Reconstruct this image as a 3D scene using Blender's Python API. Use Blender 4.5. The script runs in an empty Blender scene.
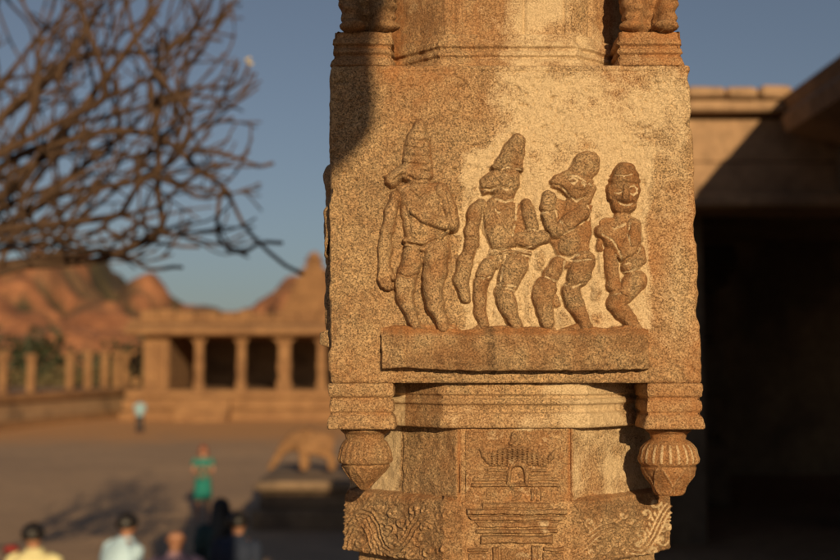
import bpy, math, random
import numpy as np
from mathutils import Vector
PI = math.pi
rng = np.random.RandomState(7)
random.seed(7)
SC = bpy.context.scene
COL = SC.collection

# ------------------------------------------------------------------ camera maths
F = 1167.0; TH = math.atan(83/1167); CZ = 3.35
CT, ST = math.cos(TH), math.sin(TH)
PXM = 1.9/1167
def at(px, py, Y):
    dz = (280-py)*CT + F*ST; dy = -(280-py)*ST + F*CT
    return np.array([(px-420)/dy*Y, Y, CZ + dz/dy*Y])
def project(P):
    X = P[..., 0]; Y = P[..., 1]; Z = P[..., 2]-CZ
    f = Y*CT + Z*ST; u = -Y*ST + Z*CT
    f = np.maximum(f, .05)
    return 420 + X/f*F, 280 - u/f*F
def zy(py, Y=1.9): return at(420, py, Y)[2]
def pyz(z, Y=1.9): return project(np.array([0., Y, z]))[1]

# ------------------------------------------------------------------ noise
def _hash(i, j, k, seed):
    n = (i*73856093) ^ (j*19349663) ^ (k*83492791) ^ (seed*2654435)
    n = (n ^ (n >> 13)) * 1274126177
    n = n ^ (n >> 16)
    return (n & 0xffff)/65535.0
def vnoise(P, scale, seed=0):
    Q = np.asarray(P, float)*scale; I = np.floor(Q).astype(np.int64); f = Q-I; f = f*f*(3-2*f)
    r = 0
    for a in (0, 1):
        for b in (0, 1):
            for c in (0, 1):
                w = (f[..., 0] if a else 1-f[..., 0])*(f[..., 1] if b else 1-f[..., 1])*(f[..., 2] if c else 1-f[..., 2])
                r = r + w*_hash(I[..., 0]+a, I[..., 1]+b, I[..., 2]+c, seed)
    return r*2-1
def fbm(P, scale, seed=0, oct=3, g=.5):
    r = 0; a = 1.
    for o in range(oct):
        r = r + a*vnoise(P, scale*2**o, seed+o*17); a *= g
    return r

# ------------------------------------------------------------------ object helpers
def wloc(o):
    v = Vector((0, 0, 0))
    while o is not None:
        v += o.location; o = o.parent
    return np.array(v)
def mk(name, V, Fc, mat, parent=None, smooth=True, wear=None, local=False, loc=None):
    me = bpy.data.meshes.new(name)
    V = np.asarray(V, dtype=np.float64).reshape(-1, 3)
    if loc is not None: V = V-np.array(loc)
    if parent is not None and not local: V = V-wloc(parent)
    if isinstance(Fc, np.ndarray):
        nf, k = Fc.shape
        me.vertices.add(len(V)); me.vertices.foreach_set('co', V.astype(np.float32).ravel())
        me.loops.add(nf*k); me.loops.foreach_set('vertex_index', Fc.astype(np.int32).ravel())
        me.polygons.add(nf); me.polygons.foreach_set('loop_start', np.arange(0, nf*k, k, dtype=np.int32))
        me.update(calc_edges=True)
    else:
        me.from_pydata([tuple(v) for v in V], [], [tuple(int(i) for i in f) for f in Fc])
    me.validate()
    if smooth: me.polygons.foreach_set('use_smooth', np.ones(len(me.polygons), dtype=bool))
    if wear is not None:
        a = me.attributes.new('wear', 'FLOAT_COLOR', 'POINT')
        w = np.concatenate([wear, np.ones((len(wear), 1))], 1).astype(np.float32)
        a.data.foreach_set('color', w.ravel())
    if mat: me.materials.append(mat)
    o = bpy.data.objects.new(name, me); COL.objects.link(o)
    if parent is not None: o.parent = parent
    if loc is not None: o.location = loc
    return o
def tag(o, label=None, cat=None, group=None, kind=None):
    if label: o['label'] = label
    if cat: o['category'] = cat
    if group: o['group'] = group
    if kind: o['kind'] = kind
    return o
def root(name, loc, label, cat, group=None, rz=0):
    o = bpy.data.objects.new(name, None); COL.objects.link(o); o.empty_display_size = .2
    o.location = tuple(float(v) for v in loc); o.rotation_euler = (0, 0, rz)
    return tag(o, label, cat, group)

class MB:
    def __init__(s): s.v = []; s.f = []; s.n = 0
    def add(s, V, Fc):
        s.v.append(np.asarray(V, float)); s.f += [tuple(int(i)+s.n for i in f) for f in Fc]; s.n += len(V); return s
    def box(s, x0, x1, y0, y1, z0, z1, b=0.0, jit=0.0):
        if b > 0:
            V = []
            for z, i in ((z0, b), (z0+b, 0), (z1-b, 0), (z1, b)):
                xs0, xs1, ys0, ys1 = x0+i, x1-i, y0+i, y1-i
                V += [(xs0, ys0+b, z), (xs0+b, ys0, z), (xs1-b, ys0, z), (xs1, ys0+b, z), (xs1, ys1-b, z), (xs1-b, ys1, z), (xs0+b, ys1, z), (xs0, ys1-b, z)]
            Fc = [tuple(range(7, -1, -1)), tuple(range(24, 32))]
            for r in range(3):
                for k in range(8): Fc.append((r*8+k, r*8+(k+1) % 8, (r+1)*8+(k+1) % 8, (r+1)*8+k))
        else:
            V = [(x0, y0, z0), (x1, y0, z0), (x1, y1, z0), (x0, y1, z0), (x0, y0, z1), (x1, y0, z1), (x1, y1, z1), (x0, y1, z1)]
            Fc = [(3, 2, 1, 0), (4, 5, 6, 7), (0, 1, 5, 4), (1, 2, 6, 5), (2, 3, 7, 6), (3, 0, 4, 7)]
        V = np.array(V, float)
        if jit: V += rng.uniform(-jit, jit, V.shape)
        return s.add(V, Fc)
    def tube(s, pts, rad, n=8, cap=True):
        pts = [np.array(p, float) for p in pts]; V = []; Fc = []
        ref = None
        for i, p in enumerate(pts):
            d = pts[min(i+1, len(pts)-1)]-pts[max(i-1, 0)]; d = d/(np.linalg.norm(d)+1e-9)
            if ref is None:
                ref = np.array([0, 0, 1.]) if abs(d[2]) < .9 else np.array([1., 0, 0])
            a = np.cross(d, ref); a /= np.linalg.norm(a)+1e-9; b = np.cross(d, a); ref = -b if False else ref
            r = rad[i] if hasattr(rad, '__len__') else rad
            for k in range(n):
                t = 2*PI*k/n; V.append(p+a*math.cos(t)*r+b*math.sin(t)*r)
        for i in range(len(pts)-1):
            for k in range(n): Fc.append((i*n+k, i*n+(k+1) % n, (i+1)*n+(k+1) % n, (i+1)*n+k))
        if cap: Fc.append(tuple(range(n-1, -1, -1))); Fc.append(tuple(range((len(pts)-1)*n, len(pts)*n)))
        return s.add(V, Fc)
    def loft(s, rings, n=16, power=2.0):           # rings of (cx, cy, z, rx, ry)
        V = []; Fc = []
        for cx, cy, z, rx, ry in rings:
            for k in range(n):
                t = 2*PI*k/n; c, q = math.cos(t), math.sin(t)
                V.append((cx+rx*math.copysign(abs(c)**(2/power), c), cy+ry*math.copysign(abs(q)**(2/power), q), z))
        for i in range(len(rings)-1):
            for k in range(n): Fc.append((i*n+k, i*n+(k+1) % n, (i+1)*n+(k+1) % n, (i+1)*n+k))
        Fc.append(tuple(range(n-1, -1, -1))); Fc.append(tuple(range((len(rings)-1)*n, len(rings)*n)))
        return s.add(V, Fc)
    def build(s, name, mat, parent=None, **k):
        return mk(name, np.concatenate(s.v), s.f, mat, parent, **k)

# ------------------------------------------------------------------ materials
def nt(name):
    m = bpy.data.materials.new(name); m.use_nodes = True; t = m.node_tree; t.nodes.clear()
    out = t.nodes.new('ShaderNodeOutputMaterial'); p = t.nodes.new('ShaderNodeBsdfPrincipled')
    t.links.new(p.outputs[0], out.inputs[0]); return m, t, p
def N(t, kind, **kw):
    n = t.nodes.new(kind)
    for k, v in kw.items():
        if k in n.inputs: n.inputs[k].default_value = v
        else: setattr(n, k, v)
    return n
def noise(t, co, scale, detail=3, rough=.5, dist=0):
    n = N(t, 'ShaderNodeTexNoise'); n.inputs['Scale'].default_value = scale; n.inputs['Detail'].default_value = detail
    n.inputs['Roughness'].default_value = rough; n.inputs['Distortion'].default_value = dist
    t.links.new(co, n.inputs['Vector']); return n.outputs['Fac']
def ramp(t, fac, stops):
    r = t.nodes.new('ShaderNodeValToRGB'); e = r.color_ramp.elements
    while len(e) < len(stops): e.new(.5)
    for el, (p, c) in zip(e, stops):
        el.position = p; el.color = (c, c, c, 1) if not hasattr(c, '__len__') else (*c, 1)
    t.links.new(fac, r.inputs[0]); return r.outputs[0]
def mix(t, fac, a, b, mode='MIX'):
    m = t.nodes.new('ShaderNodeMix'); m.data_type = 'RGBA'; m.blend_type = mode
    for sock, v in ((m.inputs[0], fac), (m.inputs[6], a), (m.inputs[7], b)):
        if isinstance(v, (int, float)): sock.default_value = v
        elif hasattr(v, 'is_output'): t.links.new(v, sock)
        else: sock.default_value = (*v, 1)
    return m.outputs[2]
def math_(t, op, a, b=None):
    m = t.nodes.new('ShaderNodeMath'); m.operation = op
    for i, v in enumerate((a, b)):
        if v is None: continue
        if isinstance(v, (int, float)): m.inputs[i].default_value = v
        else: t.links.new(v, m.inputs[i])
    return m.outputs[0]
def bump(t, p, hs):
    prev = None
    for h, dist, st in hs:
        b = t.nodes.new('ShaderNodeBump'); b.inputs['Distance'].default_value = dist; b.inputs['Strength'].default_value = st
        t.links.new(h, b.inputs['Height'])
        if prev: t.links.new(prev, b.inputs['Normal'])
        prev = b.outputs[0]
    t.links.new(prev, p.inputs['Normal'])

def granite(name, c1, c2, tint=(.28, .135, .055)):
    m, t, p = nt(name)
    co = t.nodes.new('ShaderNodeNewGeometry').outputs['Position']
    big = noise(t, co, 6, 5, .6); med = noise(t, co, 38, 5, .65); gr = noise(t, co, 400, 3, .75); gr2 = noise(t, co, 700, 2, .6)
    v = N(t, 'ShaderNodeTexVoronoi'); v.inputs['Scale'].default_value = 330; t.links.new(co, v.inputs['Vector'])
    base = mix(t, ramp(t, big, [(.35, 0.), (.65, 1.)]), c1, c2)
    base = mix(t, ramp(t, med, [(.42, 0.), (.72, .55)]), base, tint)
    # crystals: each grain its own tone
    vb = t.nodes.new('ShaderNodeSeparateColor'); t.links.new(v.outputs['Color'], vb.inputs[0])
    base = mix(t, 1.0, base, ramp(t, vb.outputs[0], [(0, .62), (.45, .95), (1, 1.22)]), 'MULTIPLY')
    sp = ramp(t, gr, [(.35, .22), (.43, .68), (.52, 1.02), (.72, 1.38)])
    base = mix(t, 1.0, base, sp, 'MULTIPLY')
    fl = ramp(t, gr2, [(.60, 0.), (.72, .6)])
    base = mix(t, fl, base, (.60, .45, .27))
    at_ = t.nodes.new('ShaderNodeAttribute'); at_.attribute_name = 'wear'
    s = t.nodes.new('ShaderNodeSeparateColor'); t.links.new(at_.outputs['Color'], s.inputs[0])
    # reddish stain, dark stain with painted hollow shade, lime wash left in patches
    rf = math_(t, 'MULTIPLY', s.outputs[1], ramp(t, med, [(.3, .45), (.6, 1.)]))
    base = mix(t, rf, base, mix(t, gr, (.20, .065, .02), (.54, .23, .07)))
    df = math_(t, 'MULTIPLY', s.outputs[2], ramp(t, gr, [(.35, 1.), (.62, .45)]))
    base = mix(t, df, base, (.075, .045, .022))
    lm = math_(t, 'ADD', s.outputs[0], math_(t, 'MULTIPLY', math_(t, 'SUBTRACT', med, .5), .8))
    lm = math_(t, 'ADD', lm, math_(t, 'MULTIPLY', math_(t, 'SUBTRACT', gr, .5), .5))
    lime = mix(t, ramp(t, gr, [(.3, 0.), (.7, 1.)]), (.48, .345, .19), (.68, .52, .325))
    lf = math_(t, 'MULTIPLY', ramp(t, lm, [(.36, 0.), (.66, .88)]), ramp(t, s.outputs[0], [(0.02, 0.), (.2, 1.)]))
    base = mix(t, lf, base, lime)
    t.links.new(base, p.inputs['Base Color']); p.inputs['Roughness'].default_value = .82
    p.inputs['Specular IOR Level'].default_value = .35
    pit = ramp(t, gr, [(.30, 0.), (.5, .8), (.7, 1.)])
    bump(t, p, [(med, .008, .35), (pit, .0028, .6), (v.outputs['Distance'], .0012, .4)])
    return m
def rough_stone(name, c1, c2, scale=2.0, bumpd=.03, spots=(.12, .07, .04)):
    m, t, p = nt(name)
    co = t.nodes.new('ShaderNodeNewGeometry').outputs['Position']
    a = noise(t, co, scale, 6, .65); b = noise(t, co, scale*6, 5, .6); c = noise(t, co, scale*.35, 3)
    base = mix(t, ramp(t, a, [(.35, 0.), (.65, 1.)]), c1, c2)
    base = mix(t, ramp(t, c, [(.52, 0.), (.62, .75)]), base, spots)
    base = mix(t, 1., base, ramp(t, b, [(.3, .7), (.7, 1.2)]), 'MULTIPLY')
    t.links.new(base, p.inputs['Base Color']); p.inputs['Roughness'].default_value = .9
    bump(t, p, [(a, bumpd, .5), (b, bumpd*.3, .5)])
    return m
def plain(name, col, rough=.8, scale=20, var=.25):
    m, t, p = nt(name)
    co = t.nodes.new('ShaderNodeTexCoord').outputs['Object']
    a = noise(t, co, scale, 4, .6)
    base = mix(t, 1., col, ramp(t, a, [(.3, 1-var), (.7, 1+var)]), 'MULTIPLY')
    t.links.new(base, p.inputs['Base Color']); p.inputs['Roughness'].default_value = rough
    bump(t, p, [(a, .01, .3)])
    return m

M_GR = granite('weathered_granite', (.355, .228, .118), (.45, .295, .150))
M_FIG = granite('carved_granite', (.30, .192, .096), (.39, .255, .130), (.235, .125, .055))
M_TEM = rough_stone('temple_stone', (.20, .10, .043), (.29, .155, .068), 1.2, .04, (.18, .09, .04))
M_DARK = rough_stone('hall_stone', (.28, .17, .095), (.36, .225, .125), 1.5, .03, (.16, .10, .06))
M_SHADE = rough_stone('shaded_stone', (.11, .08, .055), (.18, .13, .085), 1.5, .03, (.03, .02, .015))  # darker hall stone: the interior's shade is put into the colour
M_ROCK = rough_stone('hill_rock', (.17, .065, .03), (.33, .14, .065), .16, .8, (.07, .05, .028))
def crevice_shade(m):
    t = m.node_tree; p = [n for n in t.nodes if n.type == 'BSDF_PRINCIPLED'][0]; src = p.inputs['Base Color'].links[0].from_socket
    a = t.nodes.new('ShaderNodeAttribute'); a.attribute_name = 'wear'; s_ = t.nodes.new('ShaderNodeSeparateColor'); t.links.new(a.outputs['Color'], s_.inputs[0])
    t.links.new(mix(t, s_.outputs[2], src, (.045, .035, .016)), p.inputs['Base Color'])  # olive-dark tint paints the crevice shade between boulders
crevice_shade(M_ROCK)
M_PAVE = rough_stone('platform_stone', (.19, .125, .075), (.25, .165, .10), 1.4, .03, (.10, .07, .05))
M_BARK = plain('bark', (.07, .038, .020), .85, 25, .35)
M_SKIN = plain('skin', (.30, .14, .08), .55, 12, .08)
M_SKINL = plain('pale_skin', (.34, .17, .11), .55, 12, .08)
M_HAIR = plain('black_hair', (.012, .009, .008), .5, 60, .3)
M_HAIRR = plain('auburn_hair', (.22, .06, .03), .55, 60, .3)
M_LEAF = plain('shrub_leaf', (.028, .034, .012), .7, 3, .5)
M_LEAFD = plain('dry_leaf', (.10, .075, .03), .8, 3, .5)

# ------------------------------------------------------------------ 2-D relief maths (drawing units: carving units on the stone face)
def sd_chain(x, y, pts):
    """distance to a tapered limb; returns signed distance and local radius"""
    best = np.full(x.shape, 1e9); rad = np.ones(x.shape)
    if len(pts) == 1: pts = [pts[0], (pts[0][0]+.01, pts[0][1], pts[0][2])]
    for (x0, y0, r0), (x1, y1, r1) in zip(pts[:-1], pts[1:]):
        dx, dy = x1-x0, y1-y0; L = dx*dx+dy*dy+1e-9
        t = np.clip(((x-x0)*dx+(y-y0)*dy)/L, 0, 1)
        r = r0+(r1-r0)*t; d = np.hypot(x-x0-t*dx, y-y0-t*dy)-r
        # smooth union along the limb
        k = 2.0; h = np.clip(.5+.5*(best-d)/k, 0, 1)
        nb = best*(1-h)+d*h-k*h*(1-h); nb = np.where(best > 1e8, d, nb)
        rad = np.where(d < best, r, rad); best = nb
    return best, rad
def sd_poly(x, y, pts):
    d = np.full(x.shape, 1e18); s = np.ones(x.shape); n = len(pts)
    for i in range(n):
        ax, ay = pts[i]; bx, by = pts[i-1]
        ex, ey = bx-ax, by-ay; wx, wy = x-ax, y-ay
        t = np.clip((wx*ex+wy*ey)/(ex*ex+ey*ey+1e-9), 0, 1)
        d = np.minimum(d, (wx-ex*t)**2+(wy-ey*t)**2)
        c1 = y >= ay; c2 = y < by; c3 = ex*wy > ey*wx
        fl = (c1 & c2 & c3) | (~c1 & ~c2 & ~c3)
        s = np.where(fl, -s, s)
    return s*np.sqrt(d)
def prof(d, edge, H, h0=.45, k=2.3):
    t = -d
    tt = np.clip(t/np.maximum(edge, .5), 0, 1)
    r = .45*np.sqrt(np.maximum(0, 1-(1-tt)**2))+.55*(1-(1-tt)**2)
    h = H*(h0*np.clip(t/k, 0, 1)+(1-h0)*r)
    return np.where(t > 0, h, np.maximum(-d*2.0, -6.0))
def limb(x, y, pts, H, h0=.28):
    d, r = sd_chain(x, y, pts); return prof(d-.9, r*.9, H, min(h0-.04, .45))
def poly(x, y, pts, H, edge=8, h0=.28, rnd=2.1):
    return prof(sd_poly(x, y, pts)-rnd, edge, H, h0)
def groove(x, y, line, w, dep):
    d, _ = sd_chain(x, y, [(a, b, 0.) for a, b in line])
    return dep*np.exp(-(np.maximum(d, 0)/w)**2)
def MX(*a):
    r = a[0]
    for b in a[1:]: r = np.maximum(r, b)
    return r
def SM(a, b, k=2.5):
    h = np.clip(.5+.5*(a-b)/k, 0, 1); return b*(1-h)+a*h+k*h*(1-h)

def fig_a(x, y):
    hat = SM(limb(x, y, [(417, 164, 14.5), (417, 151, 13.5), (418, 138, 10.5), (419.5, 127, 6.5)], 10), poly(x, y, [(404, 158), (430, 160), (431, 171), (403, 169)], 9, 8), 2)
    hat = hat-groove(x, y, [(402, 163), (417, 166), (432, 166)], 1.2, 2)-groove(x, y, [(405, 147), (418, 150), (432, 149)], 1, 1.2)-groove(x, y, [(409, 134), (419, 136), (430, 135)], 1, 1.)
    hat -= groove(x, y, [(403, 156), (418, 158), (432, 157)], 1, 1.2)+groove(x, y, [(407, 141), (419, 143), (431, 142)], 1, 1.)
    head = SM(poly(x, y, [(402, 166), (431, 166), (431, 176), (425, 182), (412, 183), (403, 180), (396, 186), (391, 187), (386, 183), (386, 177), (393, 172)], 10, 9), limb(x, y, [(417, 173, 13)], 10.5), 4)
    head = head-groove(x, y, [(393, 181), (400, 179), (404, 176)], 1, 3)-groove(x, y, [(409, 178), (416, 183), (424, 181), (430, 179)], 1.2, 2.2)
    head = head+1.5*np.exp(-((x-413)**2+(y-173)**2)/9)-groove(x, y, [(422, 172), (430, 173)], 1.8, 3.5)-1.5*np.exp(-((x-409)**2+(y-171)**2)/5)
    torso = poly(x, y, [(399, 190), (410, 185), (430, 183), (443, 186), (450, 200), (450, 226), (440, 238), (424, 243), (408, 243), (405, 230), (401, 208)], 9, 14)
    torso = torso-groove(x, y, [(405, 207), (409, 220), (411, 238)], 1.5, 1.5)-groove(x, y, [(428, 188), (436, 192), (438, 215)], 1.6, 1.4)-1.5*np.exp(-((x-444)**2/14+(y-212)**2/90))
    armr = limb(x, y, [(441, 191, 7), (449, 208, 7), (453, 228, 6)], 10.5)
    fore = limb(x, y, [(414, 213, 4.5), (424, 220, 6), (440, 224, 7), (452, 227, 7)], 13.5, .6)
    arml = limb(x, y, [(395, 196, 5), (390, 212, 6), (388, 232, 6.5), (385, 250, 6.5), (384, 268, 5.5)], 8)
    hand = MX(*[limb(x, y, [(384, 268, 4), (384+i*2.6-4, 280, 2.0), (385+i*2.8-2, 290-abs(i-1.5)*1.5, 1.5)], 8-i*.3, .4) for i in range(4)])
    hand = MX(hand, limb(x, y, [(388, 270, 3), (393, 279, 2)], 8))
    belt = MX(limb(x, y, [(406, 242, 2.2), (424, 245, 2.2), (442, 238, 2.0), (449, 233, 1.5)], 10.5), limb(x, y, [(407, 247, 2.), (424, 250, 2.), (440, 244, 1.8)], 10.5))
    skirt = poly(x, y, [(406, 245), (448, 238), (449, 258), (424, 264), (403, 262)], 7, 10)
    l1 = limb(x, y, [(413, 254, 10), (408, 272, 10.5), (405, 287, 10), (404, 298, 8.5), (411, 314, 6), (415, 326, 5)], 10)
    l2 = limb(x, y, [(436, 252, 13), (435, 274, 12), (432, 291, 9.8), (435, 306, 8.8), (441, 320, 6.5), (443, 328, 6)], 12)
    l1 = l1-groove(x, y, [(398, 275), (406, 278), (418, 275)], 1, 1.4)-groove(x, y, [(411, 290), (408, 298), (409, 302)], 1, 1.2)
    l2 = l2-groove(x, y, [(424, 283), (434, 286), (444, 281)], 1, .9)
    ft = MX(limb(x, y, [(414, 327, 4.5), (424, 331, 3.5)], 7), limb(x, y, [(443, 328, 5.), (453, 332, 3.5)], 7), poly(x, y, [(396, 331), (410, 326), (455, 325), (462, 333), (396, 334)], 4, 6))
    return MX(hat, head, limb(x, y, [(418, 181, 10), (420, 192, 12)], 8.5), torso, armr, fore, arml, hand, belt, skirt, l1, l2, ft)
def fig_b(x, y):
    orn = .9*np.cos(x*1.3+np.sin(y*.5))*np.cos(y*1.15)*((y < 198)); hat = orn*.5+limb(x, y, [(508.5, 165, 13.5), (513, 153, 11), (518.5, 141, 6.5)], 12)
    hat -= groove(x, y, [(495, 166), (507, 165), (521, 168)], 1.1, 2)+groove(x, y, [(502, 154), (512, 153), (524, 157)], 1., 1.)+groove(x, y, [(509, 146), (516, 146), (525, 149)], 1., .8)
    band = limb(x, y, [(495, 169, 3), (507, 167, 3), (520, 170, 3)], 12)
    head = SM(poly(x, y, [(496, 171), (518, 171), (518, 186), (511, 197), (500, 198), (491, 193), (483, 194), (481, 188), (482, 181), (489, 176)], 10.5, 10), limb(x, y, [(507, 182, 13)], 11.5), 4)
    head -= groove(x, y, [(481, 189), (489, 191), (496, 189)], 1., 3)+groove(x, y, [(497, 182), (500, 188), (508, 189), (514, 183)], 1.1, 2.2)
    head += 1.8*np.exp(-((x-504)**2+(y-179)**2)/7)+1.2*np.exp(-((x-512)**2/12+(y-190)**2/8))
    head -= 2*np.exp(-((x-497)**2+(y-177)**2)/4)+1.6*np.exp(-((x-484)**2+(y-182)**2)/4)
    torso = poly(x, y, [(484, 206), (491, 201), (509, 202), (515, 208), (516, 218), (514, 231), (517, 246), (505, 251), (492, 248), (488, 238), (484, 222)], 11, 13)
    torso -= groove(x, y, [(508, 206), (503, 215), (505, 228)], 1.3, 1.2)
    arml = limb(x, y, [(480, 206, 7), (474, 216, 7), (472, 232, 6.5), (471, 244, 6.5), (465, 262, 7.5), (461, 280, 7), (465, 300, 4)], 10)
    arml -= groove(x, y, [(463, 241), (478, 242)], .9, 2)+groove(x, y, [(463, 238), (478, 239)], .8, 1.5)
    armr = limb(x, y, [(525, 204, 5.5), (529, 215, 7), (532, 229, 7)], 10)
    fore = limb(x, y, [(519, 240, 7.5), (532, 241, 8.5), (544, 238, 6.5)], 11, .6)-groove(x, y, [(524, 232), (537, 230)], .9, 2)
    hip = MX(limb(x, y, [(497, 256, 4), (512, 258, 5), (526, 256, 4)], 7), poly(x, y, [(490, 250), (514, 250), (530, 253), (527, 270), (508, 268), (488, 268)], 6, 8), poly(x, y, [(486, 207), (500, 203), (520, 205), (526, 232), (522, 246), (492, 250), (482, 218)], 3.2, 6))
    l1a = limb(x, y, [(489, 265, 7.5), (484, 276, 8)], 10)
    l1b = limb(x, y, [(481, 284, 8), (479, 298, 7), (480, 312, 6), (484, 326, 4.8)], 9)
    l2a = limb(x, y, [(515, 266, 13.5), (508, 283, 11)], 12.5)
    l2b = limb(x, y, [(504, 293, 9.5), (507, 306, 9), (513, 320, 6.2), (516, 327, 5.5)], 12)-groove(x, y, [(495, 291), (505, 292), (514, 288)], 1, 1.8)
    ft = MX(limb(x, y, [(484, 327, 4), (474, 331, 3)], 6), poly(x, y, [(495, 331), (508, 326), (520, 324), (522, 334), (494, 334)], 6, 5), poly(x, y, [(462, 333), (472, 329), (488, 327), (492, 334)], 4, 5))
    bel = MX(limb(x, y, [(491, 254, 1.8), (510, 252, 1.8), (530, 255, 1.8)], 9), limb(x, y, [(494, 251, 1.5), (498, 258, 1.5), (497, 268, 1.2)], 8))
    return MX(hat, band, head+orn*.35, limb(x, y, [(505, 192, 8.5), (501, 204, 10)], 8.5), torso, arml, armr, fore, hip, l1a, l1b, l2a, l2b, ft, bel)
def fig_c(x, y):
    hat = .45*np.cos(x*1.25)*np.cos(y*1.2)+limb(x, y, [(580, 175, 14), (585, 167, 13.5), (590, 161, 9.5)], 12.5)
    hat -= groove(x, y, [(567, 172), (578, 176), (596, 183)], 1.2, 2.)
    head = SM(poly(x, y, [(567, 171), (580, 173), (593, 182), (586, 195), (574, 201), (567, 196), (560, 189), (552, 187), (550, 182), (554, 177), (561, 175)], 11.5, 10), limb(x, y, [(577, 184, 13.5)], 12.5), 4)
    head += -2*np.exp(-((x-563)**2+(y-178)**2)/4)+1.6*np.exp(-((x-573)**2+(y-181)**2)/8)-1.2*np.exp(-((x-580)**2+(y-186)**2)/5)
    head -= groove(x, y, [(550, 186), (558, 186), (564, 190)], 1, 2.5)+groove(x, y, [(572, 190), (580, 192), (587, 188)], 1, 1.5)
    hair = limb(x, y, [(592, 188, 4), (585, 200, 4.5), (580, 208, 4)], 7)
    chest = poly(x, y, [(553, 205), (566, 204), (580, 207), (588, 220), (588, 250), (575, 256), (560, 254), (556, 240), (553, 222)], 5, 10)
    belly = limb(x, y, [(569, 240, 11), (568, 246, 11.5)], 11)
    arml = limb(x, y, [(549, 198, 7), (547, 208, 7), (549, 217, 6.5), (552, 227, 7), (555, 233, 7)], 12)-groove(x, y, [(542, 213), (550, 212), (556, 209)], 1., 2)
    fore = limb(x, y, [(559, 230, 7), (569, 222, 8), (581, 214, 8.8)], 14, .6)-groove(x, y, [(558, 222), (564, 234)], .8, 2)-groove(x, y, [(561, 220), (567, 232)], .8, 2)
    l1a = limb(x, y, [(557, 264, 7.5), (551, 275, 8.5)], 9.5)
    l1b = limb(x, y, [(546, 286, 10), (542, 298, 9.8), (545, 312, 8), (548, 324, 6.5)], 11)
    l2a = limb(x, y, [(583, 263, 12.5), (577, 279, 10.5)], 12.5)
    l2b = limb(x, y, [(571, 291, 9.8), (574, 304, 9), (581, 317, 6.5), (585, 326, 5.5)], 12)-groove(x, y, [(562, 285), (573, 289), (584, 284)], 1, 1.8)
    hip = poly(x, y, [(560, 256), (588, 252), (594, 264), (580, 270), (556, 266)], 6, 8)
    ft = MX(poly(x, y, [(524, 334), (536, 328), (554, 326), (556, 334)], 5, 6), poly(x, y, [(557, 334), (562, 329), (575, 325), (591, 324), (592, 334)], 6, 6))
    knob = MX(poly(x, y, [(548, 196), (566, 203), (590, 206), (590, 232), (584, 258), (560, 258), (550, 238)], 4.5, 6), limb(x, y, [(553, 296, 3), (556, 304, 4)], 4))
    return MX(hat, head, hair, limb(x, y, [(576, 198, 8), (571, 209, 9)], 7.5), chest, belly, arml, fore, l1a, l1b, l2a, l2b, hip, ft, knob)
def fig_d(x, y):
    face = limb(x, y, [(624.5, 178, 13.4), (624, 191, 15), (623, 202, 13.3)], 13, .45)
    cap = np.where(y < 184+.003*(x-624)**2, limb(x, y, [(624.5, 180, 14.5), (624.5, 176.5, 12.8)], 16, .5), -6)
    cap -= groove(x, y, [(614, 176), (622, 178), (630, 176), (634, 179)], 1.0, 1.8)
    f = face
    # brow, sockets, eyes, nose, mouth, chin
    f = f-3.2*np.exp(-((x-617)**2/14+(y-191)**2/7))-3.2*np.exp(-((x-631.5)**2/13+(y-192)**2/7))
    f = f+2.6*np.exp(-((x-617)**2/5+(y-191.5)**2/2.4))+2.6*np.exp(-((x-631.5)**2/5+(y-192.5)**2/2.4))
    f = f+limb(x, y, [(624.5, 189, 1.5), (624.5, 197, 2.8), (624, 200, 3.6)], 4.4, .2).clip(0, 9)
    f = f-groove(x, y, [(615.5, 201.5), (619, 205), (624, 206.5), (629, 205.5), (633, 203)], 1.2, 4.2)
    f = f+.9*np.exp(-((x-624)**2/20+(y-210)**2/4))-groove(x, y, [(613, 187.5), (619, 186.5), (623, 188)], .8, 1)-groove(x, y, [(626, 188), (631, 187), (636, 189)], .8, 1)
    ear = limb(x, y, [(610, 188, 2.), (610, 198, 2.2)], 8)
    neck = limb(x, y, [(622, 213, 8), (620, 223, 10)], 7.5)
    torso = poly(x, y, [(600, 222), (610, 218), (632, 219), (638, 228), (638, 248), (630, 262), (612, 258), (600, 236)], 6.5, 12)
    a1 = limb(x, y, [(602, 231, 7), (610, 240, 7.5), (619, 251, 8)], 10)
    a2 = limb(x, y, [(633, 227, 8), (633, 238, 8), (627, 250, 8), (622, 256, 6)], 12)
    club = limb(x, y, [(609, 252, 5), (611, 266, 6.5), (613, 284, 6.8), (613, 288, 6)], 9)
    belly = limb(x, y, [(628, 268, 7), (637, 259, 7)], 9)
    hip = limb(x, y, [(638, 246, 4), (641, 260, 4)], 7)
    th = limb(x, y, [(636, 280, 10), (628, 289, 9.8), (619, 297, 9.5)], 11.5)-groove(x, y, [(621, 275), (632, 274), (642, 268)], 1, 2)
    sh = limb(x, y, [(615, 304, 9), (621, 312, 8.5), (630, 321, 6), (636, 329, 5)], 12)-groove(x, y, [(611, 296), (618, 301), (625, 304)], 1, 1.6)
    ft = MX(poly(x, y, [(596, 334), (610, 329), (630, 327), (642, 330), (644, 334)], 5, 6), limb(x, y, [(598, 240, 2), (600, 250, 3)], 4))
    return MX(f, cap, ear, neck, torso, a1, a2, club, belly, hip, th, sh, ft)

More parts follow.
